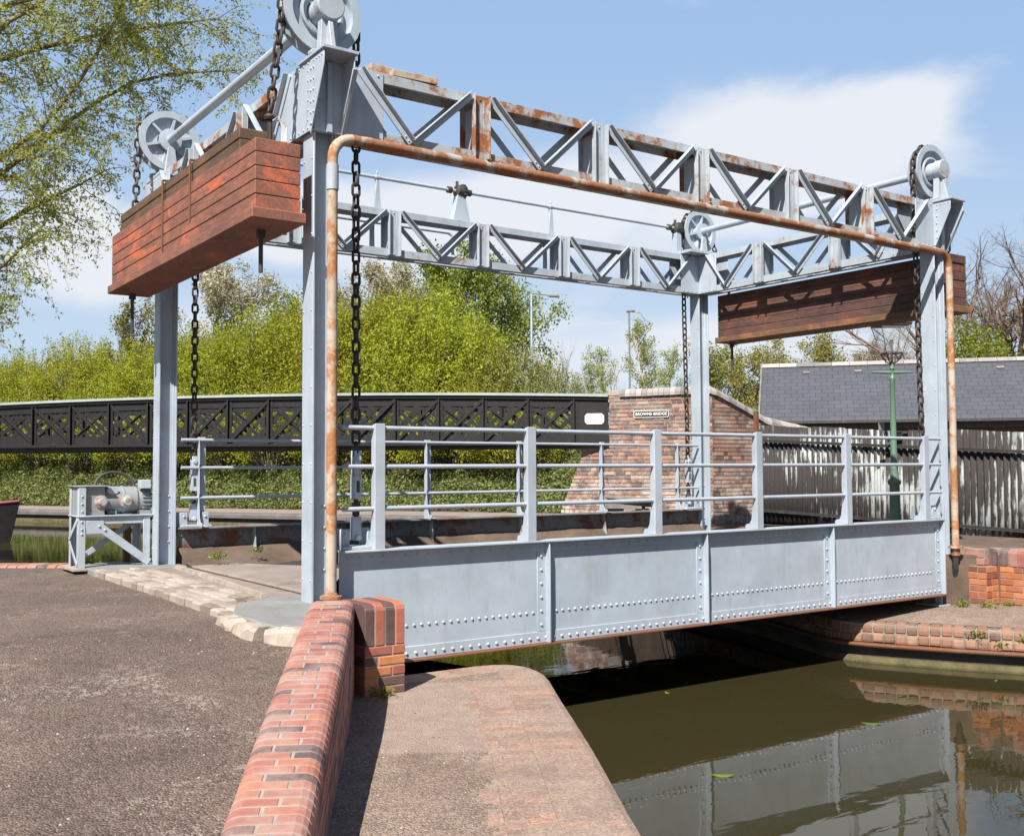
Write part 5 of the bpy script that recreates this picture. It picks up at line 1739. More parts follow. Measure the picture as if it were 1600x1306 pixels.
def lamp():
    x, y = at(1399, 820, 16.6)[:2]; zb = -.06
    t = thing('street_lamp', 'green cast iron street lamp with a glazed lantern in front of the corrugated fence', 'street lamp', (x, y, zb))
    mb = MB()
    mb.lathe([(q * .80, z) for q, z in [(.0, 0), (.14, 0), (.14, .12), (.105, .16), (.098, .80), (.125, .83), (.13, .87), (.085, .91), (.076, 1.0), (.072, 1.05), (.078, 1.08), (.066, 1.1), (.045, 2.45), (.055, 2.47), (.055, 2.5), (.035, 2.52), (.03, 2.62), (.05, 2.64), (.035, 2.68), (.03, 2.72)]], (x, y, zb), (0, 0, 1), 20)
    mb.build('column', GREENP, t)
    rt = V(CR[0][0], CR[0][1], 0); rt /= np.linalg.norm(rt); c = V(x, y, zb)
    mb = MB(); mb.tube([c - rt * .31 + V(0, 0, 2.585), c - rt * .1 + V(0, 0, 2.58), c + rt * .1 + V(0, 0, 2.58), c + rt * .31 + V(0, 0, 2.585)], [.014, .026, .026, .014], 10)
    for s in (-1, 1): mb.tube([c + rt * (s * .31 - .006) + V(0, 0, 2.585), c + rt * (s * .31 + .012) + V(0, 0, 2.585)], .02, 10)
    mb.build('ladder_bar', GREENP, t)
    # lantern: frame with four tapering glazed sides, cradle, roof
    f = V(rt[1], -rt[0], 0); z0, z1 = 2.885, 3.325; w0, w1 = .13, .235
    def cor(w, z): return [c + rt * (a * w) + f * (b * w) + V(0, 0, z) for a, b in ((-1, -1), (1, -1), (1, 1), (-1, 1))]
    lo, hi = cor(w0, z0), cor(w1, z1)
    mb = MB()
    for i in range(4):
        j = (i + 1) % 4
        mb.bar(lo[i], hi[i], .011, .011, up=rt + f * .3); mb.bar(lo[i], lo[j], .014, .018); mb.bar(hi[i], hi[j], .02, .02)
        mb.tube([c + V(0, 0, 2.70), (c + V(0, 0, 2.72)) * .45 + lo[i] * .55 - V(0, 0, .05), lo[i]], .012, 6)
    mb.tube([c + V(0, 0, 2.7), c + V(0, 0, 3.0)], .018, 8); mb.tube([c + V(0, 0, 3.0), c + V(0, 0, 3.1)], .03, 8)
    ln = mb.build('lantern', DARKST, t)
    mb = MB()
    for i in range(4):
        j = (i + 1) % 4
        mb.add([lo[i], lo[j], hi[j], hi[i]], [(0, 1, 2, 3)])
    mb.build('glass_pane', GLASS, ln)
    mb = MB(); tp = cor(.10, z1 + .17); ov = cor(w1 + .02, z1 + .012)
    mb.add(ov + tp, [(0, 1, 5, 4), (1, 2, 6, 5), (2, 3, 7, 6), (3, 0, 4, 7), (4, 5, 6, 7)])
    mb.lathe([(.07, 0), (.075, .06), (.05, .09), (.015, .13), (.02, .16), (0, .19)], c + V(0, 0, z1 + .17), (0, 0, 1), 12)
    mb.build('lantern_roof', DARKST, ln)


lamp()


def shed():
    E0 = V(*at(1187, 655, 26.2)[:2], 0); E1 = V(*at(1600, 655, 24.6)[:2], 0)
    e = unit(E1 - E0); n = V(-e[1], e[0], 0)
    if n @ V(*(E0[:2] - CAM[:2]), 0) < 0: n = -n
    t = thing('shed', 'long low brick shed with a dark slate roof behind the corrugated fence', 'shed', tuple(E0))
    LEN, run, ze, zr = 13.0, 2.5, 2.18, 3.76
    P = lambda s, q, z: E0 + e * s + n * q + V(0, 0, z)
    mb = MB(); mb.prism([P(.15, .3, -.1), P(.15, 2 * run - .3, -.1), P(.15, 2 * run - .3, ze + .1), P(.15, run, zr - .12), P(.15, .3, ze + .1)], e * (LEN - .3))
    mb.build('wall', SHEDWALL, t, uv=True)
    sl = math.hypot(run, zr - ze)
    mb = MB()
    for a, b in ((0, 1), (1, -1)):
        q0, q1 = (0, run) if b > 0 else (2 * run, run)
        mb.prism([P(0, q0, ze), P(LEN, q0, ze), P(LEN, q1, zr), P(0, q1, zr)], V(0, 0, -.07))
    ro = mb.build('roof', SLATE, t)
    uvl = ro.data.uv_layers.new(name='UVMap')
    for p in ro.data.polygons:
        for li in p.loop_indices:
            c = ro.data.vertices[ro.data.loops[li].vertex_index].co
            uvl.data[li].uv = (c.dot(Vector(e)), (c.z - ze) / (zr - ze) * sl + .05)
    mb = MB(); s = 0; r = random.Random(2)
    while s < LEN - .1:
        mb.tone = r.random()
        mb.prism([P(s, run - .14, zr - .055), P(s, run - .12, zr - .01), P(s, run, zr + .055), P(s, run + .12, zr - .01), P(s, run + .14, zr - .055), P(s, run, zr + .015)], e * .44); s += .45
    mb.build('ridge_tile', COPEB, ro)
    mb = MB(); mb.bar(P(0, -.06, ze - .06), P(LEN, -.06, ze - .06), .1, .07); mb.obox(P(.0, .02, ze - .24), e * LEN, n * .025, V(0, 0, .15)); mb.build('gutter', DARKST, ro)
    mb = MB(); mb.bar(P(-.02, -.02, ze + .0), P(-.02, run, zr), .04, .12); mb.build('verge_board', TIMBERG, ro)
    for px, py in ((1260, 588), (1341, 586), (1563, 579)):
        best = None
        for s in np.linspace(0, LEN, 400):
            q = P(s, run * .82, ze + (zr - ze) * .82 + .01); v = CR @ (q - CAM); x = FPX * v[0] / v[2] + 800
            if best is None or abs(x - px) < best[0]: best = (abs(x - px), q)
        q = best[1]; up = unit(n * run + V(0, 0, zr - ze)); nn = unit(np.cross(e, up)); nn = nn if nn[2] > 0 else -nn
        mb = MB(); mb.obox(q - e * .09, e * .18, up * .09, nn * .03); mb.obox(q - e * .07 - up * .012, e * .14, up * .01, nn * .028)
        mb.build('roof_vent', TIMBERG, ro, bevel=.004)


shed()


def boat():
    tip = at(31, 783, 32)
    rt = V(CR[0][0], CR[0][1], 0); rt /= np.linalg.norm(rt); fwd = V(CR[2][0], CR[2][1], 0); fwd /= np.linalg.norm(fwd)
    ax = unit(-rt + fwd * .35); sd = V(-ax[1], ax[0], 0)
    o = V(tip[0], tip[1], 0)
    t = thing('narrowboat', 'black hulled narrowboat with dark red trim, only its upturned bow showing', 'narrowboat', (tip[0], tip[1], ZW))
    prof = [(0, .01, .08, .20), (.25, .22, .05, .12), (.7, .55, .0, .06), (1.4, .88, -.08, 0), (2.5, 1.03, -.16, 0), (4.5, 1.05, -.2, 0), (9, 1.05, -.2, 0)]
    mb = MB(); vs = []; k = 5
    for (s, hw, zt, rk) in prof:
        for (q, z) in ((-1, zt), (-.96, zt - .5), (-.8, -1.45), (.8, -1.45), (.96, zt - .5), (1, zt)):
            sh = s + (max(0, (zt - z)) * .28 if s < 1 else 0)
            vs.append(o + ax * sh + sd * q * hw + V(0, 0, z))
    k = 6; fs = [(i * k + j, i * k + (j + 1) % k, (i + 1) * k + (j + 1) % k, (i + 1) * k + j) for i in range(len(prof) - 1) for j in range(k)]
    mb.add(vs, fs); mb.build('hull', HULL, t)
    mb = MB()
    for q in (-1, 1):
        mb.tube([o + ax * s + sd * q * hw * 1.0 + V(0, 0, zt + .02) for s, hw, zt, _ in prof], .045, 8)
    mb.build('gunwale', BOATRED, t)
    mb = MB(); mb.tube([o + ax * .18 + V(0, 0, .05), o + ax * .18 + V(0, 0, .19)], .04, 8); mb.tube([o + ax * .18 + sd * .09 + V(0, 0, .17), o + ax * .18 - sd * .09 + V(0, 0, .17)], .025, 8)
    mb.build('mooring_stud', BOATRED, t)
    mb = MB(); mb.obox(o + ax * 3.2 - sd * .8 + V(0, 0, -.15), ax * 6, sd * 1.6, V(0, 0, .75)); mb.build('cabin', BOATRED, t, bevel=.05)


boat()


# ------------------------------------------------------------------ vegetation
def quads(P, size, asp, r, flat=None, droop=None):
    n = len(P)
    a = r.normal(size=(n, 3))
    if droop is not None: a = a * .55 + np.array(droop)
    a /= np.linalg.norm(a, axis=1)[:, None]
    b = r.normal(size=(n, 3))
    if flat is not None: b = b * .6 + np.cross(a, flat)
    b -= (b * a).sum(1)[:, None] * a; b /= np.linalg.norm(b, axis=1)[:, None]
    s = size * r.uniform(.6, 1.3, (n, 1)) / 2
    v = np.stack([P - a * s, P + b * s * asp + a * s * .1, P + a * s, P - b * s * asp + a * s * .1], 1).reshape(-1, 3)
    return v, np.arange(4 * n).reshape(-1, 4)


def wood_mesh(name, branches, mat, sides=(6, 5, 4, 3, 3)):
    vs, fs = [], []; o = 0
    for pts, r0, r1, lev in branches:
        n = sides[min(lev, len(sides) - 1)]; pts = np.array(pts); m = len(pts)
        d = np.gradient(pts, axis=0); d /= np.linalg.norm(d, axis=1)[:, None] + 1e-9
        ref = np.array([0.3, 0.9, .2]) if abs(d[0][2]) > .8 else np.array([0, 0, 1.0])
        s = np.cross(d, ref); s /= np.linalg.norm(s, axis=1)[:, None] + 1e-9; u = np.cross(s, d)
        rad = np.linspace(r0, r1, m)
        ang = 2 * np.pi * np.arange(n) / n
        ring = pts[:, None] + rad[:, None, None] * (np.cos(ang)[None, :, None] * s[:, None] + np.sin(ang)[None, :, None] * u[:, None])
        vs.append(ring.reshape(-1, 3))
        i, j = np.meshgrid(np.arange(m - 1), np.arange(n), indexing='ij')
        f = np.stack([i * n + j, i * n + (j + 1) % n, (i + 1) * n + (j + 1) % n, (i + 1) * n + j], -1).reshape(-1, 4) + o
        fs.append(f); o += m * n
    return fast_mesh(name, np.concatenate(vs), np.concatenate(fs), [mat], smooth=True)


def grow_shift(out, tips):
    P = np.concatenate([np.array(o[0]) for o in out]); c = P[P[:, 2] > P[:, 2].max() * .5].mean(0); c[2] = 0
    H = P[:, 2].max()
    f = lambda q: np.array(q) - c * np.clip(np.array(q)[..., 2:3] / (H * .6), 0, 1)
    return [(list(f(o[0])), *o[1:]) for o in out], [f(t) for t in tips]


def grow(r, p, d, ln, rad, lev, mx, ch, out, tips, jit=.16, trop=.06, ratio=.55, spread=.75, t0=.25):
    n = 5 if lev < mx else 4; pts = [p]; dirs = [d]
    for i in range(n):
        d = d + r.normal(size=3) * jit + np.array([0, 0, trop]); d /= np.linalg.norm(d)
        p = p + d * ln / n; pts.append(p); dirs.append(d)
    out.append((pts, rad, rad * (.35 if lev < mx else .3), lev))
    if lev >= mx - 1:
        for i in range(1, n + 1): tips.append(pts[i]); tips.append((pts[i] + pts[i - 1]) / 2)
    if lev == mx: return
    for k in range(ch[lev]):
        t = t0 + (1 - t0) * (k + r.random()) / ch[lev]
        i = min(n - 1, int(t * n)); f = t * n - i
        q = pts[i] * (1 - f) + pts[i + 1] * f; dd = dirs[i + 1]
        perp = r.normal(size=3); perp -= perp @ dd * dd; perp /= np.linalg.norm(perp)
        sp = spread * r.uniform(.7, 1.25)
        nd_ = dd * math.cos(sp) + perp * math.sin(sp)
        grow(r, q, nd_, ln * ratio * (1.15 - .5 * t) * r.uniform(.75, 1.2), rad * (1 - .65 * t) * .6, lev + 1, mx, ch, out, tips, jit, trop, ratio, spread, t0)


def tree_meshes(name, seed, h, ch, mx, barkm, leafm, per, lsize, asp, jit=.16, trop=.06, ratio=.55, spread=.75, t0=.25, rad=.16, scatter=.12, droop=None, stems=1):
    r = np.random.default_rng(seed); out = []; tips = []
    for s in range(stems):
        d = np.array([0, 0, 1.0]) + (r.normal(size=3) * np.array([.35, .35, 0]) if stems > 1 else 0)
        grow(r, np.array([0.0, 0, 0]) + (r.normal(size=3) * np.array([.12, .12, 0]) if stems > 1 else 0), d / np.linalg.norm(d), h * .8, rad, 0, mx, ch, out, tips, jit, trop, ratio, spread, t0)
    out, tips = grow_shift(out, tips)
    wood = wood_mesh('trunk', out, barkm)
    crown = None
    if leafm is not None:
        T = np.array(tips); T = np.repeat(T, per, axis=0) + r.normal(size=(len(T) * per, 3)) * scatter
        v, f = quads(T, lsize, asp, r, droop=droop)
        crown = fast_mesh('crown', v, f, [leafm])
    return wood, crown


def mesh_top(me):
    a = np.empty(len(me.vertices) * 3, np.float32); me.vertices.foreach_get('co', a); return float(a.reshape(-1, 3)[:, 2].max())


def plant(name, label, cat, meshes, loc, sc=1.0, rz=0.0, group=None, h=None, wide=1.0):
    wood, crown = meshes
    if h:
        k_ = h / max(mesh_top(m) for m in meshes if m is not None); sc = (k_ * wide, k_ * wide, k_)
    t = thing(name, label, cat, loc, group); t.rotation_euler = (0, 0, rz); t.scale = sc if hasattr(sc, '__len__') else (sc, sc, sc)
    for nm, me in (('trunk', wood), ('crown', crown)):
        if me is not None:
            o = bpy.data.objects.new(nm, me); COL.objects.link(o); o.parent = t
    return t


def bush_meshes(seed, rx, rz_, leafm, n_cl=150, per=62, ls=.12, stems=9):
    r = np.random.default_rng(seed); out = []; P = []
    for s in range(n_cl):
        a = r.uniform(0, 2 * np.pi); el = math.asin(min(1, r.uniform(-.15, 1)))
        k = r.uniform(.62, 1.0) ** .6
        c = np.array([rx * k * math.cos(el) * math.cos(a), rx * k * math.cos(el) * math.sin(a), rz_ * (.36 + .56 * k * math.sin(el))])
        c *= 1 + .13 * math.sin(3 * a + seed) * math.cos(2 * el)
        dirn = unit(c - np.array([0, 0, rz_ * .15]) + np.array([0, 0, rz_ * .5])) + r.normal(size=3) * .25
        ln = r.uniform(.55, 1.15); m = per
        tt = r.uniform(-.5, .6, (m, 1)); w = .24 * (1 - np.abs(tt) * .9)
        P.append(c + dirn * tt * ln + r.normal(size=(m, 3)) * w)
        if s % 3 == 0:
            base = np.array([c[0] * .15, c[1] * .15, 0]); mid = c * .5 + np.array([0, 0, .2])
            out.append(([base, mid * .7 + base * .3, mid, c * .9, c + dirn * .4], .05, .008, 2))
    # upright whips breaking the outline
    for s in range(70):
        a = r.uniform(0, 2 * np.pi); q = rx * math.sqrt(r.random()) * .95
        b = np.array([q * math.cos(a), q * math.sin(a), rz_ * (.36 + .54 * math.sqrt(max(0, 1 - (q / rx) ** 2)))])
        d = unit(np.array([b[0] * .12, b[1] * .12, 1]) + r.normal(size=3) * .22); ln = r.uniform(.5, 1.2)
        tt = r.uniform(0, 1, (26, 1)); P.append(b + d * tt * ln + r.normal(size=(26, 3)) * .07)
        out.append(([b - d * .4, b, b + d * ln * .5, b + d * ln], .012, .003, 3))
    P = np.concatenate(P)
    v, f = quads(P, ls, .5, r)
    return wood_mesh('trunk', out, BARK), fast_mesh('crown', v, f, [leafm])


def bank_pos(px, s):
    """point on the far bank below photo column px, s metres in from the coping"""
    A, d, n, prof = BANK
    v = CR.T @ np.array([(px - 800) / FPX, 0.05, 1.0]); v2 = v[:2]
    M_ = np.array([[v2[0], -d[0]], [v2[1], -d[1]]]); rhs = A + n * s - CAM[:2]
    k = np.linalg.solve(M_, rhs); p = CAM[:2] + v2 * k[0]
    z = np.interp(s, [q[0] for q in prof], [q[1] for q in prof])
    return (p[0], p[1], float(z))


def vegetation():
    r = random.Random(77)
    haw = [bush_meshes(100 + i, 2.7, 5.6, L_HAW, 200, 125, .112) for i in range(4)]
    haw2 = [bush_meshes(140 + i, 2.2, 4.6, L_HAW2, 120, 55, .12) for i in range(2)]
    fr = [bush_meshes(160 + i, 2.2, 3.4, L_HAW, 130, 100, .105) for i in range(3)]
    # tall thicket: back row then front row
    k = 0
    for px, s, sc in ((-95, 9.5, 1.0), (-25, 9.0, .98), (45, 9.8, 1.0), (120, 9.2, 1.06), (195, 10, 1.06), (265, 9.4, 1.06), (330, 10, 1.12), (405, 9.5, 1.24), (475, 10, 1.30), (545, 9.3, 1.32), (610, 9.8, 1.32), (672, 9.2, 1.26)):
        p = bank_pos(px, s)
        plant('hawthorn_bush', 'tall bright green hawthorn in the back of the thicket beyond the footbridge', 'bush', haw[k % 4], (p[0], p[1], p[2] - .2), (sc, sc, sc * r.uniform(.93, 1.04)), r.uniform(0, 6), 'tall hawthorns in the thicket on the far bank'); k += 1
    for px, s, sc in ((-70, 6.2, 1.0), (0, 6.0, 1.05), (65, 6.4, 1.0), (135, 6.1, 1.1), (210, 6.3, 1.0), (285, 6.2, 1.1), (355, 6.3, 1.0), (425, 6.1, 1.12), (495, 6.4, 1.05), (560, 6.1, 1.1), (630, 6.2, 1.1), (695, 6.0, 1.05), (755, 6.3, 1.0), (815, 6.0, .9)):
        p = bank_pos(px, s)
        plant('hawthorn_shrub', 'low leafy hawthorn at the front of the thicket above the ivy slope', 'bush', fr[k % 3], (p[0], p[1], p[2] - .35), (sc, sc, sc), r.uniform(0, 6), 'low hawthorns above the ivy slope'); k += 1
    for px, s, sc, lb in ((740, 10.5, 1.0, 'olive green bush left of the tall rounded tree, behind the footbridge'), (800, 9, .9, 'olive green bush below the rounded tree beside the tall lamp column'), (855, 12, .75, 'small olive bush between the rounded tree and the brick abutment')):
        p = bank_pos(px, s); plant('olive_bush', lb, 'bush', haw2[k % 2], (p[0], p[1], p[2] - .2), sc, r.uniform(0, 6)); k += 1
    # rounded sycamore
    syc = tree_meshes('s', 11, 11.5, [15, 7, 5], 3, BARK, L_SYC, 6, .19, .6, .11, .03, .58, .9, .12, .20, .26)
    p = at(735, 610, 57); plant('sycamore_tree', 'large rounded tree with mid green leaves and sky gaps behind the thicket', 'tree', syc, (p[0], p[1], 1.6), 1, 1.0, None, (731 - 372) * 57 / FPX + 1.05 - 1.6, .84)
    # blossom trees
    blo = tree_meshes('b', 21, 10, [12, 7, 4], 3, TWIG, L_BLO, 6, .105, .7, .15, .08, .5, .6, .25, .13, .14)
    for px, dep, sc, lb in ((352, 58, .98, 'white blossoming tree seen between the back left post and the front post'), (596, 52, .98, 'white blossoming tree seen under the lattice truss left of the rounded tree')):
        p = at(px, 600, dep); plant('blossom_tree', lb, 'tree', blo, (p[0], p[1], 2.0), 1, px, None, (731 - 378) * dep / FPX + 1.05 - 2.0, 1.25)
    bro = tree_meshes('b2', 22, 9, [9, 6, 4], 3, TWIG, L_HAW2, 2, .15, .6, .15, .10, .5, .5, .25, .12, .16)
    p = at(215, 600, 56); plant('olive_tree', 'thin pale olive tree rising above the thicket left of the back left post', 'tree', bro, (p[0], p[1], 2.0), .88, 2)
    p = at(452, 600, 58); plant('olive_tree', 'thin pale olive tree rising above the thicket beside the front post', 'tree', bro, (p[0], p[1], 2.0), .98, 4)
    # birches and saplings right of centre
    bir = [tree_meshes('bi', 31 + i, 8, [30, 5, 4], 3, BIRCHB, L_BIR, 1, .09, .6, .07, .04, .25, .85, .16, .09, .12) for i in range(2)]
    for i, (px, dep, yt, lb) in enumerate(((1006, 60, 486, 'tallest slim birch with fresh leaves above the brick abutment'), (940, 58, 535, 'slim pale birch left of the tallest birch above the abutment'), (1043, 58, 535, 'birch right of the tallest birch, partly behind the far chain'), (918, 55, 560, 'small yellow green birch above the end of the footbridge'))):
        p = at(px, 600, dep); h = (730 - yt) * dep / FPX + 1.05 - .8
        plant('birch_tree', lb, 'tree', bir[i % 2], (p[0], p[1], .8), 1, i * 1.7, None, h)
    sap = tree_meshes('sap', 41, 8, [12, 5], 2, TWIG, None, 1, .1, .5, .08, .08, .4, .5, .3, .05)
    for px, yt, lb in ((882, 520, 'bare thin sapling standing alone left of the birches'), (960, 560, 'bare twiggy sapling among the birches'), (868, 575, 'short bare sapling close to the rounded tree')):
        p = at(px, 600, 56); h = (730 - yt) * 56 / FPX + .5
        plant('bare_sapling', lb, 'tree', (sap[0], None), (p[0], p[1], .6), 1, px, None, h)
    for i, (px, dep, sc) in enumerate(((885, 62, .62), (915, 63, .7), (950, 62, .62), (985, 63, .66), (1020, 61, .7), (1055, 62, .72), (1090, 60, .75), (1125, 60, .75))):
        p = at(px, 610, dep); plant('scrub_bush', 'low olive scrub under the birches beyond the abutment', 'bush', haw2[i % 2], (p[0], p[1], .5), sc, i, 'low scrub under the birches')
    # olive trees right of the far right post
    olv = [tree_meshes('o', 51 + i, 8, [12, 6, 5], 3, TWIG, L_HAW2, 2, .15, .6, .15, .07, .5, .65, .2, .12, .2) for i in range(2)]
    for i, (px, dep, yt, lb) in enumerate(((1150, 52, 520, 'olive green tree just right of the far right post'), (1205, 50, 515, 'olive green tree above the grass left of the shed'), (1262, 54, 510, 'olive green tree above the left part of the shed roof'), (1110, 54, 545, 'small olive tree left of the far right post'))):
        p = at(px, 600, dep); h = (729 - yt) * dep / FPX + 1.05 - .3
        plant('olive_tree', lb, 'tree', olv[i % 2], (p[0], p[1], .3), 1, i * 2.1, None, h)
    p = at(1340, 600, 56); plant('blossom_tree', 'pale blossoming tree behind the lamp and the shed ridge', 'tree', blo, (p[0], p[1], .3), .70, 3)
    # bare trees on the right
    bare = [tree_meshes('bt', 61 + i, 10, [13, 9, 7, 5], 4, TWIG, None, 1, .1, .5, .13, .05, .5, .7, .2, .20) for i in range(2)]
    for i, (px, dep, yt, sc, lb) in enumerate(((1552, 40, 340, 1, 'large bare twiggy tree behind the shed roof and bright shrub'), (1640, 38, 330, 1.0, 'bare tree whose twigs lean in farthest to the side of the bright shrub'), (1420, 60, 500, 1, 'distant bare tree behind the shed and the right front post'), (1300, 64, 520, 1, 'distant bare tree above the middle of the shed roof'))):
        p = at(px, 600, dep); h = (728 - yt) * dep / FPX + 1.05
        plant('bare_tree', lb, 'tree', (bare[i % 2][0], None), (p[0], p[1], 0), 1, i * 1.3 + .4, None, h, 1.45)
    shr = bush_meshes(171, 1.35, 3.0, L_SHR, 90, 60, .11)
    p = at(1512, 600, 33); plant('bright_shrub', 'bright yellow green shrub rising behind the shed ridge beside the right post', 'bush', shr, (p[0], p[1], 2.0), (1.0, 1.0, 1.0), 0)
    # grass rise beside the shed
    a, b = at(1120, 640, 27), at(1200, 640, 25.5)
    mb = MB(); c = at(1165, 632, 33); vs = []; n = 14
    for i in range(n + 1):
        for j in range(n + 1):
            x, y = -2.6 + 5.2 * i / n, -2.6 + 5.2 * j / n; q = math.hypot(x, y) / 2.6
            vs.append((c[0] + x, c[1] + y, -.06 + 2.95 * max(0, 1 - q * q) + .1 * mnoise.noise(Vector((x * .6, y * .6, 1)))))
    me = fast_mesh('grass_mound', np.array(vs), np.array([(i * (n + 1) + j, (i + 1) * (n + 1) + j, (i + 1) * (n + 1) + j + 1, i * (n + 1) + j + 1) for i in range(n) for j in range(n)]), [GRASS], smooth=True)
    o = bpy.data.objects.new('grass_mound', me); COL.objects.link(o); o['kind'] = 'structure'
    if me.polygons[0].normal.z < 0: me.flip_normals()
    # ivy covering the slope of the far bank
    A, d, n_, prof = BANK; g = np.random.default_rng(5); N = 80000
    p0 = np.array(bank_pos(-120, 4)[:2]); p1 = np.array(bank_pos(960, 4)[:2]); t0, t1 = sorted(((p0 - A) @ d, (p1 - A) @ d))
    T = g.uniform(t0, t1, N); S = 3.35 + 3.9 * g.random(N)
    Z = np.interp(S, [q[0] for q in prof], [q[1] for q in prof])
    lump = np.array([mnoise.noise(Vector((t * .9, s * 1.1, 0))) + .5 * mnoise.noise(Vector((t * 2.3, s * 2.6, 5))) for t, s in zip(T, S)])
    Z = Z + .08 + .62 * np.clip(lump + .35, 0, 1.2) * g.random(N)
    XY = A[None] + d[None] * T[:, None] + n_[None] * S[:, None]
    P = np.column_stack([XY, Z])
    v, f = quads(P, .115, .75, g)
    me = fast_mesh('ivy', v, f, [L_IVY]); o = bpy.data.objects.new('ivy', me); COL.objects.link(o); o['kind'] = 'stuff'
    tag(o, 'mass of light green ivy covering the slope above the far path', 'ivy')


vegetation()


def willow():
    r = np.random.default_rng(91)
    base = np.array([-4.3, 6.9, -.1])
    t = thing('willow_tree', 'pale green willow with drooping twigs above the canal and winch', 'tree', tuple(base))
    out = []; tips = []
    top = at(-330, 330, 12.3)
    out.append(([base, base * .6 + top * .4 + np.array([.1, 0, 0]), top], .26, .16, 0))
    limbs = [[(-330, 330, 12.3), (-150, 330, 12.6), (40, 225, 13.4), (110, 148, 13.8), (170, 55, 14.2), (210, -40, 14.5)],
             [(-330, 380, 12.3), (-120, 360, 12.8), (30, 250, 13.6), (140, 165, 14.2), (230, 118, 14.6), (372, 110, 15)],
             [(-330, 250, 12.3), (-120, 160, 12.8), (0, 42, 13.2), (60, 8, 13.4), (150, -60, 13.8)],
             [(-330, 400, 12.3), (-130, 440, 12.8), (20, 340, 13.4), (100, 300, 13.8), (160, 270, 14.0)],
             [(-300, 420, 12.3), (-120, 520, 12.6), (0, 420, 13.2), (70, 350, 13.5)],
             [(-330, 300, 12.3), (-60, 110, 13.4), (120, 60, 14.4), (250, 40, 15.0), (340, 30, 15.3)],
             [(-330, 260, 12.3), (-40, 20, 13.0), (130, -20, 13.8), (300, -25, 14.6)]]
    for L_ in limbs:
        pts = [at(*q) for q in L_]
        sm = smooth_path(pts, 1)
        out.append((sm, .055, .010, 1))
        seg = resample(sm, .17)
        for i, q in enumerate(seg):
            f = i / len(seg)
            if f < .22: continue
            for _ in range(2):
                dd = unit(seg[min(i + 1, len(seg) - 1)] - seg[max(0, i - 1)])
                d = unit(dd * .7 + r.normal(size=3) * .6 + np.array([0, 0, .05]))
                ln = r.uniform(.5, 1.15) * (1.1 - .4 * f); p = q; P = [p]
                for k in range(6):
                    d = unit(d + r.normal(size=3) * .14 + np.array([0, 0, -.02 * k])); p = p + d * ln / 6; P.append(p)
                out.append((P, .009, .003, 3))
                for j in (2, 3, 4, 5, 6):
                    for _ in range(1):
                        d2 = unit((P[j] - P[j - 1]) / ln * 3 + r.normal(size=3) * .75 + np.array([0, 0, -.12])); l2 = r.uniform(.25, .6); p2 = P[j]; Q = [p2]
                        for k in range(4):
                            d2 = unit(d2 + r.normal(size=3) * .12 + np.array([0, 0, -.10])); p2 = p2 + d2 * l2 / 4; Q.append(p2)
                        out.append((Q, .003, .0015, 4)); tips.append(np.array(Q))
    wood = wood_mesh('trunk', [([np.array(p) - base for p in P], a, b, l) for P, a, b, l in out], OLIVEBARK)
    T = []
    for Q in tips:
        m = r.integers(20, 38); u = r.uniform(0, 3.999, m); i = u.astype(int); f = (u - i)[:, None]
        T.append(Q[i] * (1 - f) + Q[i + 1] * f)
    T = np.concatenate(T) - base; T += r.normal(size=T.shape) * .035
    v, f = quads(T, .055, .40, r)
    crown = fast_mesh('crown', v, f, [L_WIL])
    for nm, me in (('trunk', wood), ('crown', crown)):
        o = bpy.data.objects.new(nm, me); COL.objects.link(o); o.parent = t


willow()


# ------------------------------------------------------------------ small things
def distant_lamps():
    for px, yt, dep, lb in ((831, 459, 49, 'tall white lamp column standing in front of the rounded tree'), (984, 488, 64, 'tall thin lamp column with a drooping head above the tallest birch')):
        x, y = at(px, 600, dep)[:2]; zt = 1.05 + (731 - yt) * dep / FPX
        t = thing('lamp_column', lb, 'street lamp', (x, y, .5))
        mb = MB(); mb.tube([(x, y, .5), (x, y, zt)], [.075, .05], 10); mb.build('pole', PAINT if px < 900 else TIMBERG, t)
        rt = V(CR[0][0], CR[0][1], 0); mb = MB(); s = 1 if px < 900 else -1
        if px < 900: mb.tube([(x, y, zt), tuple(V(x, y, zt - .1) + rt * .9)], .03, 6); mb.tube([tuple(V(x, y, zt - .12) + rt * .8), tuple(V(x, y, zt - .12) + rt * 1.3)], [.06, .09], 8)
        else:
            mb.tube([tuple(V(x, y, zt) - rt * .15), tuple(V(x, y, zt + .05) + rt * .35)], [.09, .06], 8); mb.tube([(x, y, zt), tuple(V(x, y, zt - .1) + rt * .7), tuple(V(x, y, zt - .5) + rt * .95)], .02, 6)
        mb.build('lamp_head', TIMBERG, t)


distant_lamps()


def on_plane(px, py, z):
    v = CR.T @ np.array([(px - 800) / FPX, (py - 653) / FPX, 1.0])
    return CAM + v * ((z - CAM[2]) / v[2])


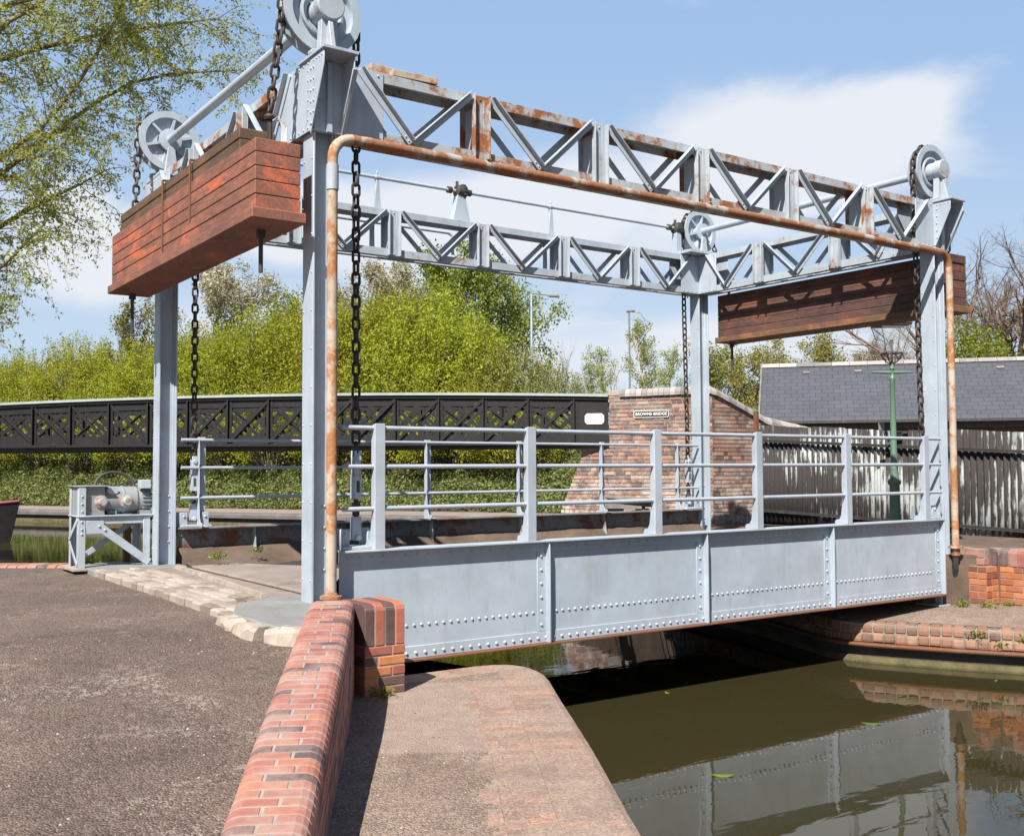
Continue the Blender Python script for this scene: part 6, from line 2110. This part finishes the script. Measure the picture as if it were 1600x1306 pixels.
def small_stuff():
    r = random.Random(6)
    for px, py, s in ((1361, 1130, .085), (1129, 1211, .08), (1043, 1082, .04), (1073, 1066, .035), (1555, 1063, .035)):
        c = on_plane(px, py, ZW + .004); a = r.uniform(0, 3); mb = MB(); n = 10
        vs = [(c[0] + s * (math.cos(t) * math.cos(a) - .38 * math.sin(t) * math.sin(a)), c[1] + s * (math.cos(t) * math.sin(a) + .38 * math.sin(t) * math.cos(a)), c[2] + .006 * math.cos(2 * t)) for t in np.linspace(0, 2 * math.pi, n, endpoint=False)]
        mb.prism(vs, (0, 0, .002))
        tag(mb.build('floating_leaf', L_WEED), 'small yellow green leaf floating on the dark canal water', 'leaf', 'leaves floating on the canal')
    g = np.random.default_rng(8)
    for (x, y, z, s, lb) in ((8.36, -.58, -.63, .07, 'tuft of weed at the foot of the orange brick pillar corner'), (8.62, -.66, -.63, .06, 'tuft of weed where the orange brick wall meets the quay'), (8.22, -.33, -.63, .06, 'tuft of weed by the dark tube end below the right post'),
                          (7.22, -1.12, -.80, .05, 'tuft of weed growing from the right quay edge bricks'), (7.48, -1.5, -.84, .05, 'tuft of weed on the right quay edge nearest the frame edge'), (7.34, -1.3, -.90, .05, 'tuft of weed low on the right quay brick edge'),
                          (.12, -.84, -.60, .06, 'tuft of weed in the corner between wall pillar and towpath'), (-.66, 4.62, .0, .05, 'tuft of weed by the winch stand foot'), (.34, 3.3, .10, .06, 'tuft of weed in the soil at the far left corner of the deck'), (.9, 3.6, .13, .05, 'tuft of weed in the soil along the far deck girder')):
        P = np.array([x, y, z + .02]) + g.normal(size=(90, 3)) * np.array([s, s, s * .55]) * .8; P[:, 2] = np.maximum(P[:, 2], z)
        v, f = quads(P, .035, .5, g); me = fast_mesh('weed_tuft', v, f, [L_WEED]); o = bpy.data.objects.new('weed_tuft', me); COL.objects.link(o)
        tag(o, lb, 'weed')
    # loose stones on ramp and towpath
    N = 9000; oct_v = np.array([(1, 0, 0), (-1, 0, 0), (0, 1, 0), (0, -1, 0), (0, 0, 1), (0, 0, -1)], float)
    of = np.array([(0, 2, 4), (2, 1, 4), (1, 3, 4), (3, 0, 4), (2, 0, 5), (1, 2, 5), (3, 1, 5), (0, 3, 5)])
    P = []
    from mathutils.bvhtree import BVHTree
    dg = bpy.context.evaluated_depsgraph_get()
    trees = [BVHTree.FromObject(bpy.data.objects[n_], dg) for n_ in ('gravel_ramp', 'towpath')]
    while len(P) < N:
        if g.random() < .7:
            x, y = g.uniform(-6, -.6), g.uniform(-5.5, 4.5)
            if g.random() > math.exp(-max(0, y + 4) * .16): continue
            h = trees[0].ray_cast(Vector((x, y, 5)), Vector((0, 0, -1)))
        else:
            x, y = g.uniform(-2, 1.0), g.uniform(-5.5, -2.2) if g.random() < .8 else g.uniform(-2.2, -.6)
            h = trees[1].ray_cast(Vector((x, y, 5)), Vector((0, 0, -1)))
        if h[0] is None: continue
        P.append(h[0])
    P = np.array([tuple(p) for p in P]); N = len(P)
    sc = (.0022 + .006 * g.random(N) ** 3)[:, None, None] * (1 + .5 * g.normal(size=(N, 6, 3)) * .5)
    vv = P[:, None] + oct_v[None] * sc * np.array([1.3, 1, .7])
    ff = (of[None] + (np.arange(N) * 6)[:, None, None]).reshape(-1, 3)
    m, nt, p = newmat('loose_stone'); gi = nd(nt, 'ShaderNodeNewGeometry')
    setc(nt, p, ramp(nt, gi.outputs['Random Per Island'], [(0, (.10, .08, .07)), (.6, (.22, .18, .16)), (.85, (.36, .31, .28)), (1, (.55, .49, .45))]), .9)
    me = fast_mesh('gravel', vv.reshape(-1, 3), ff, [m]); o = bpy.data.objects.new('gravel', me); COL.objects.link(o); o['kind'] = 'stuff'
    tag(o, 'loose small stones scattered on the ramp and the towpath', 'gravel')


small_stuff()
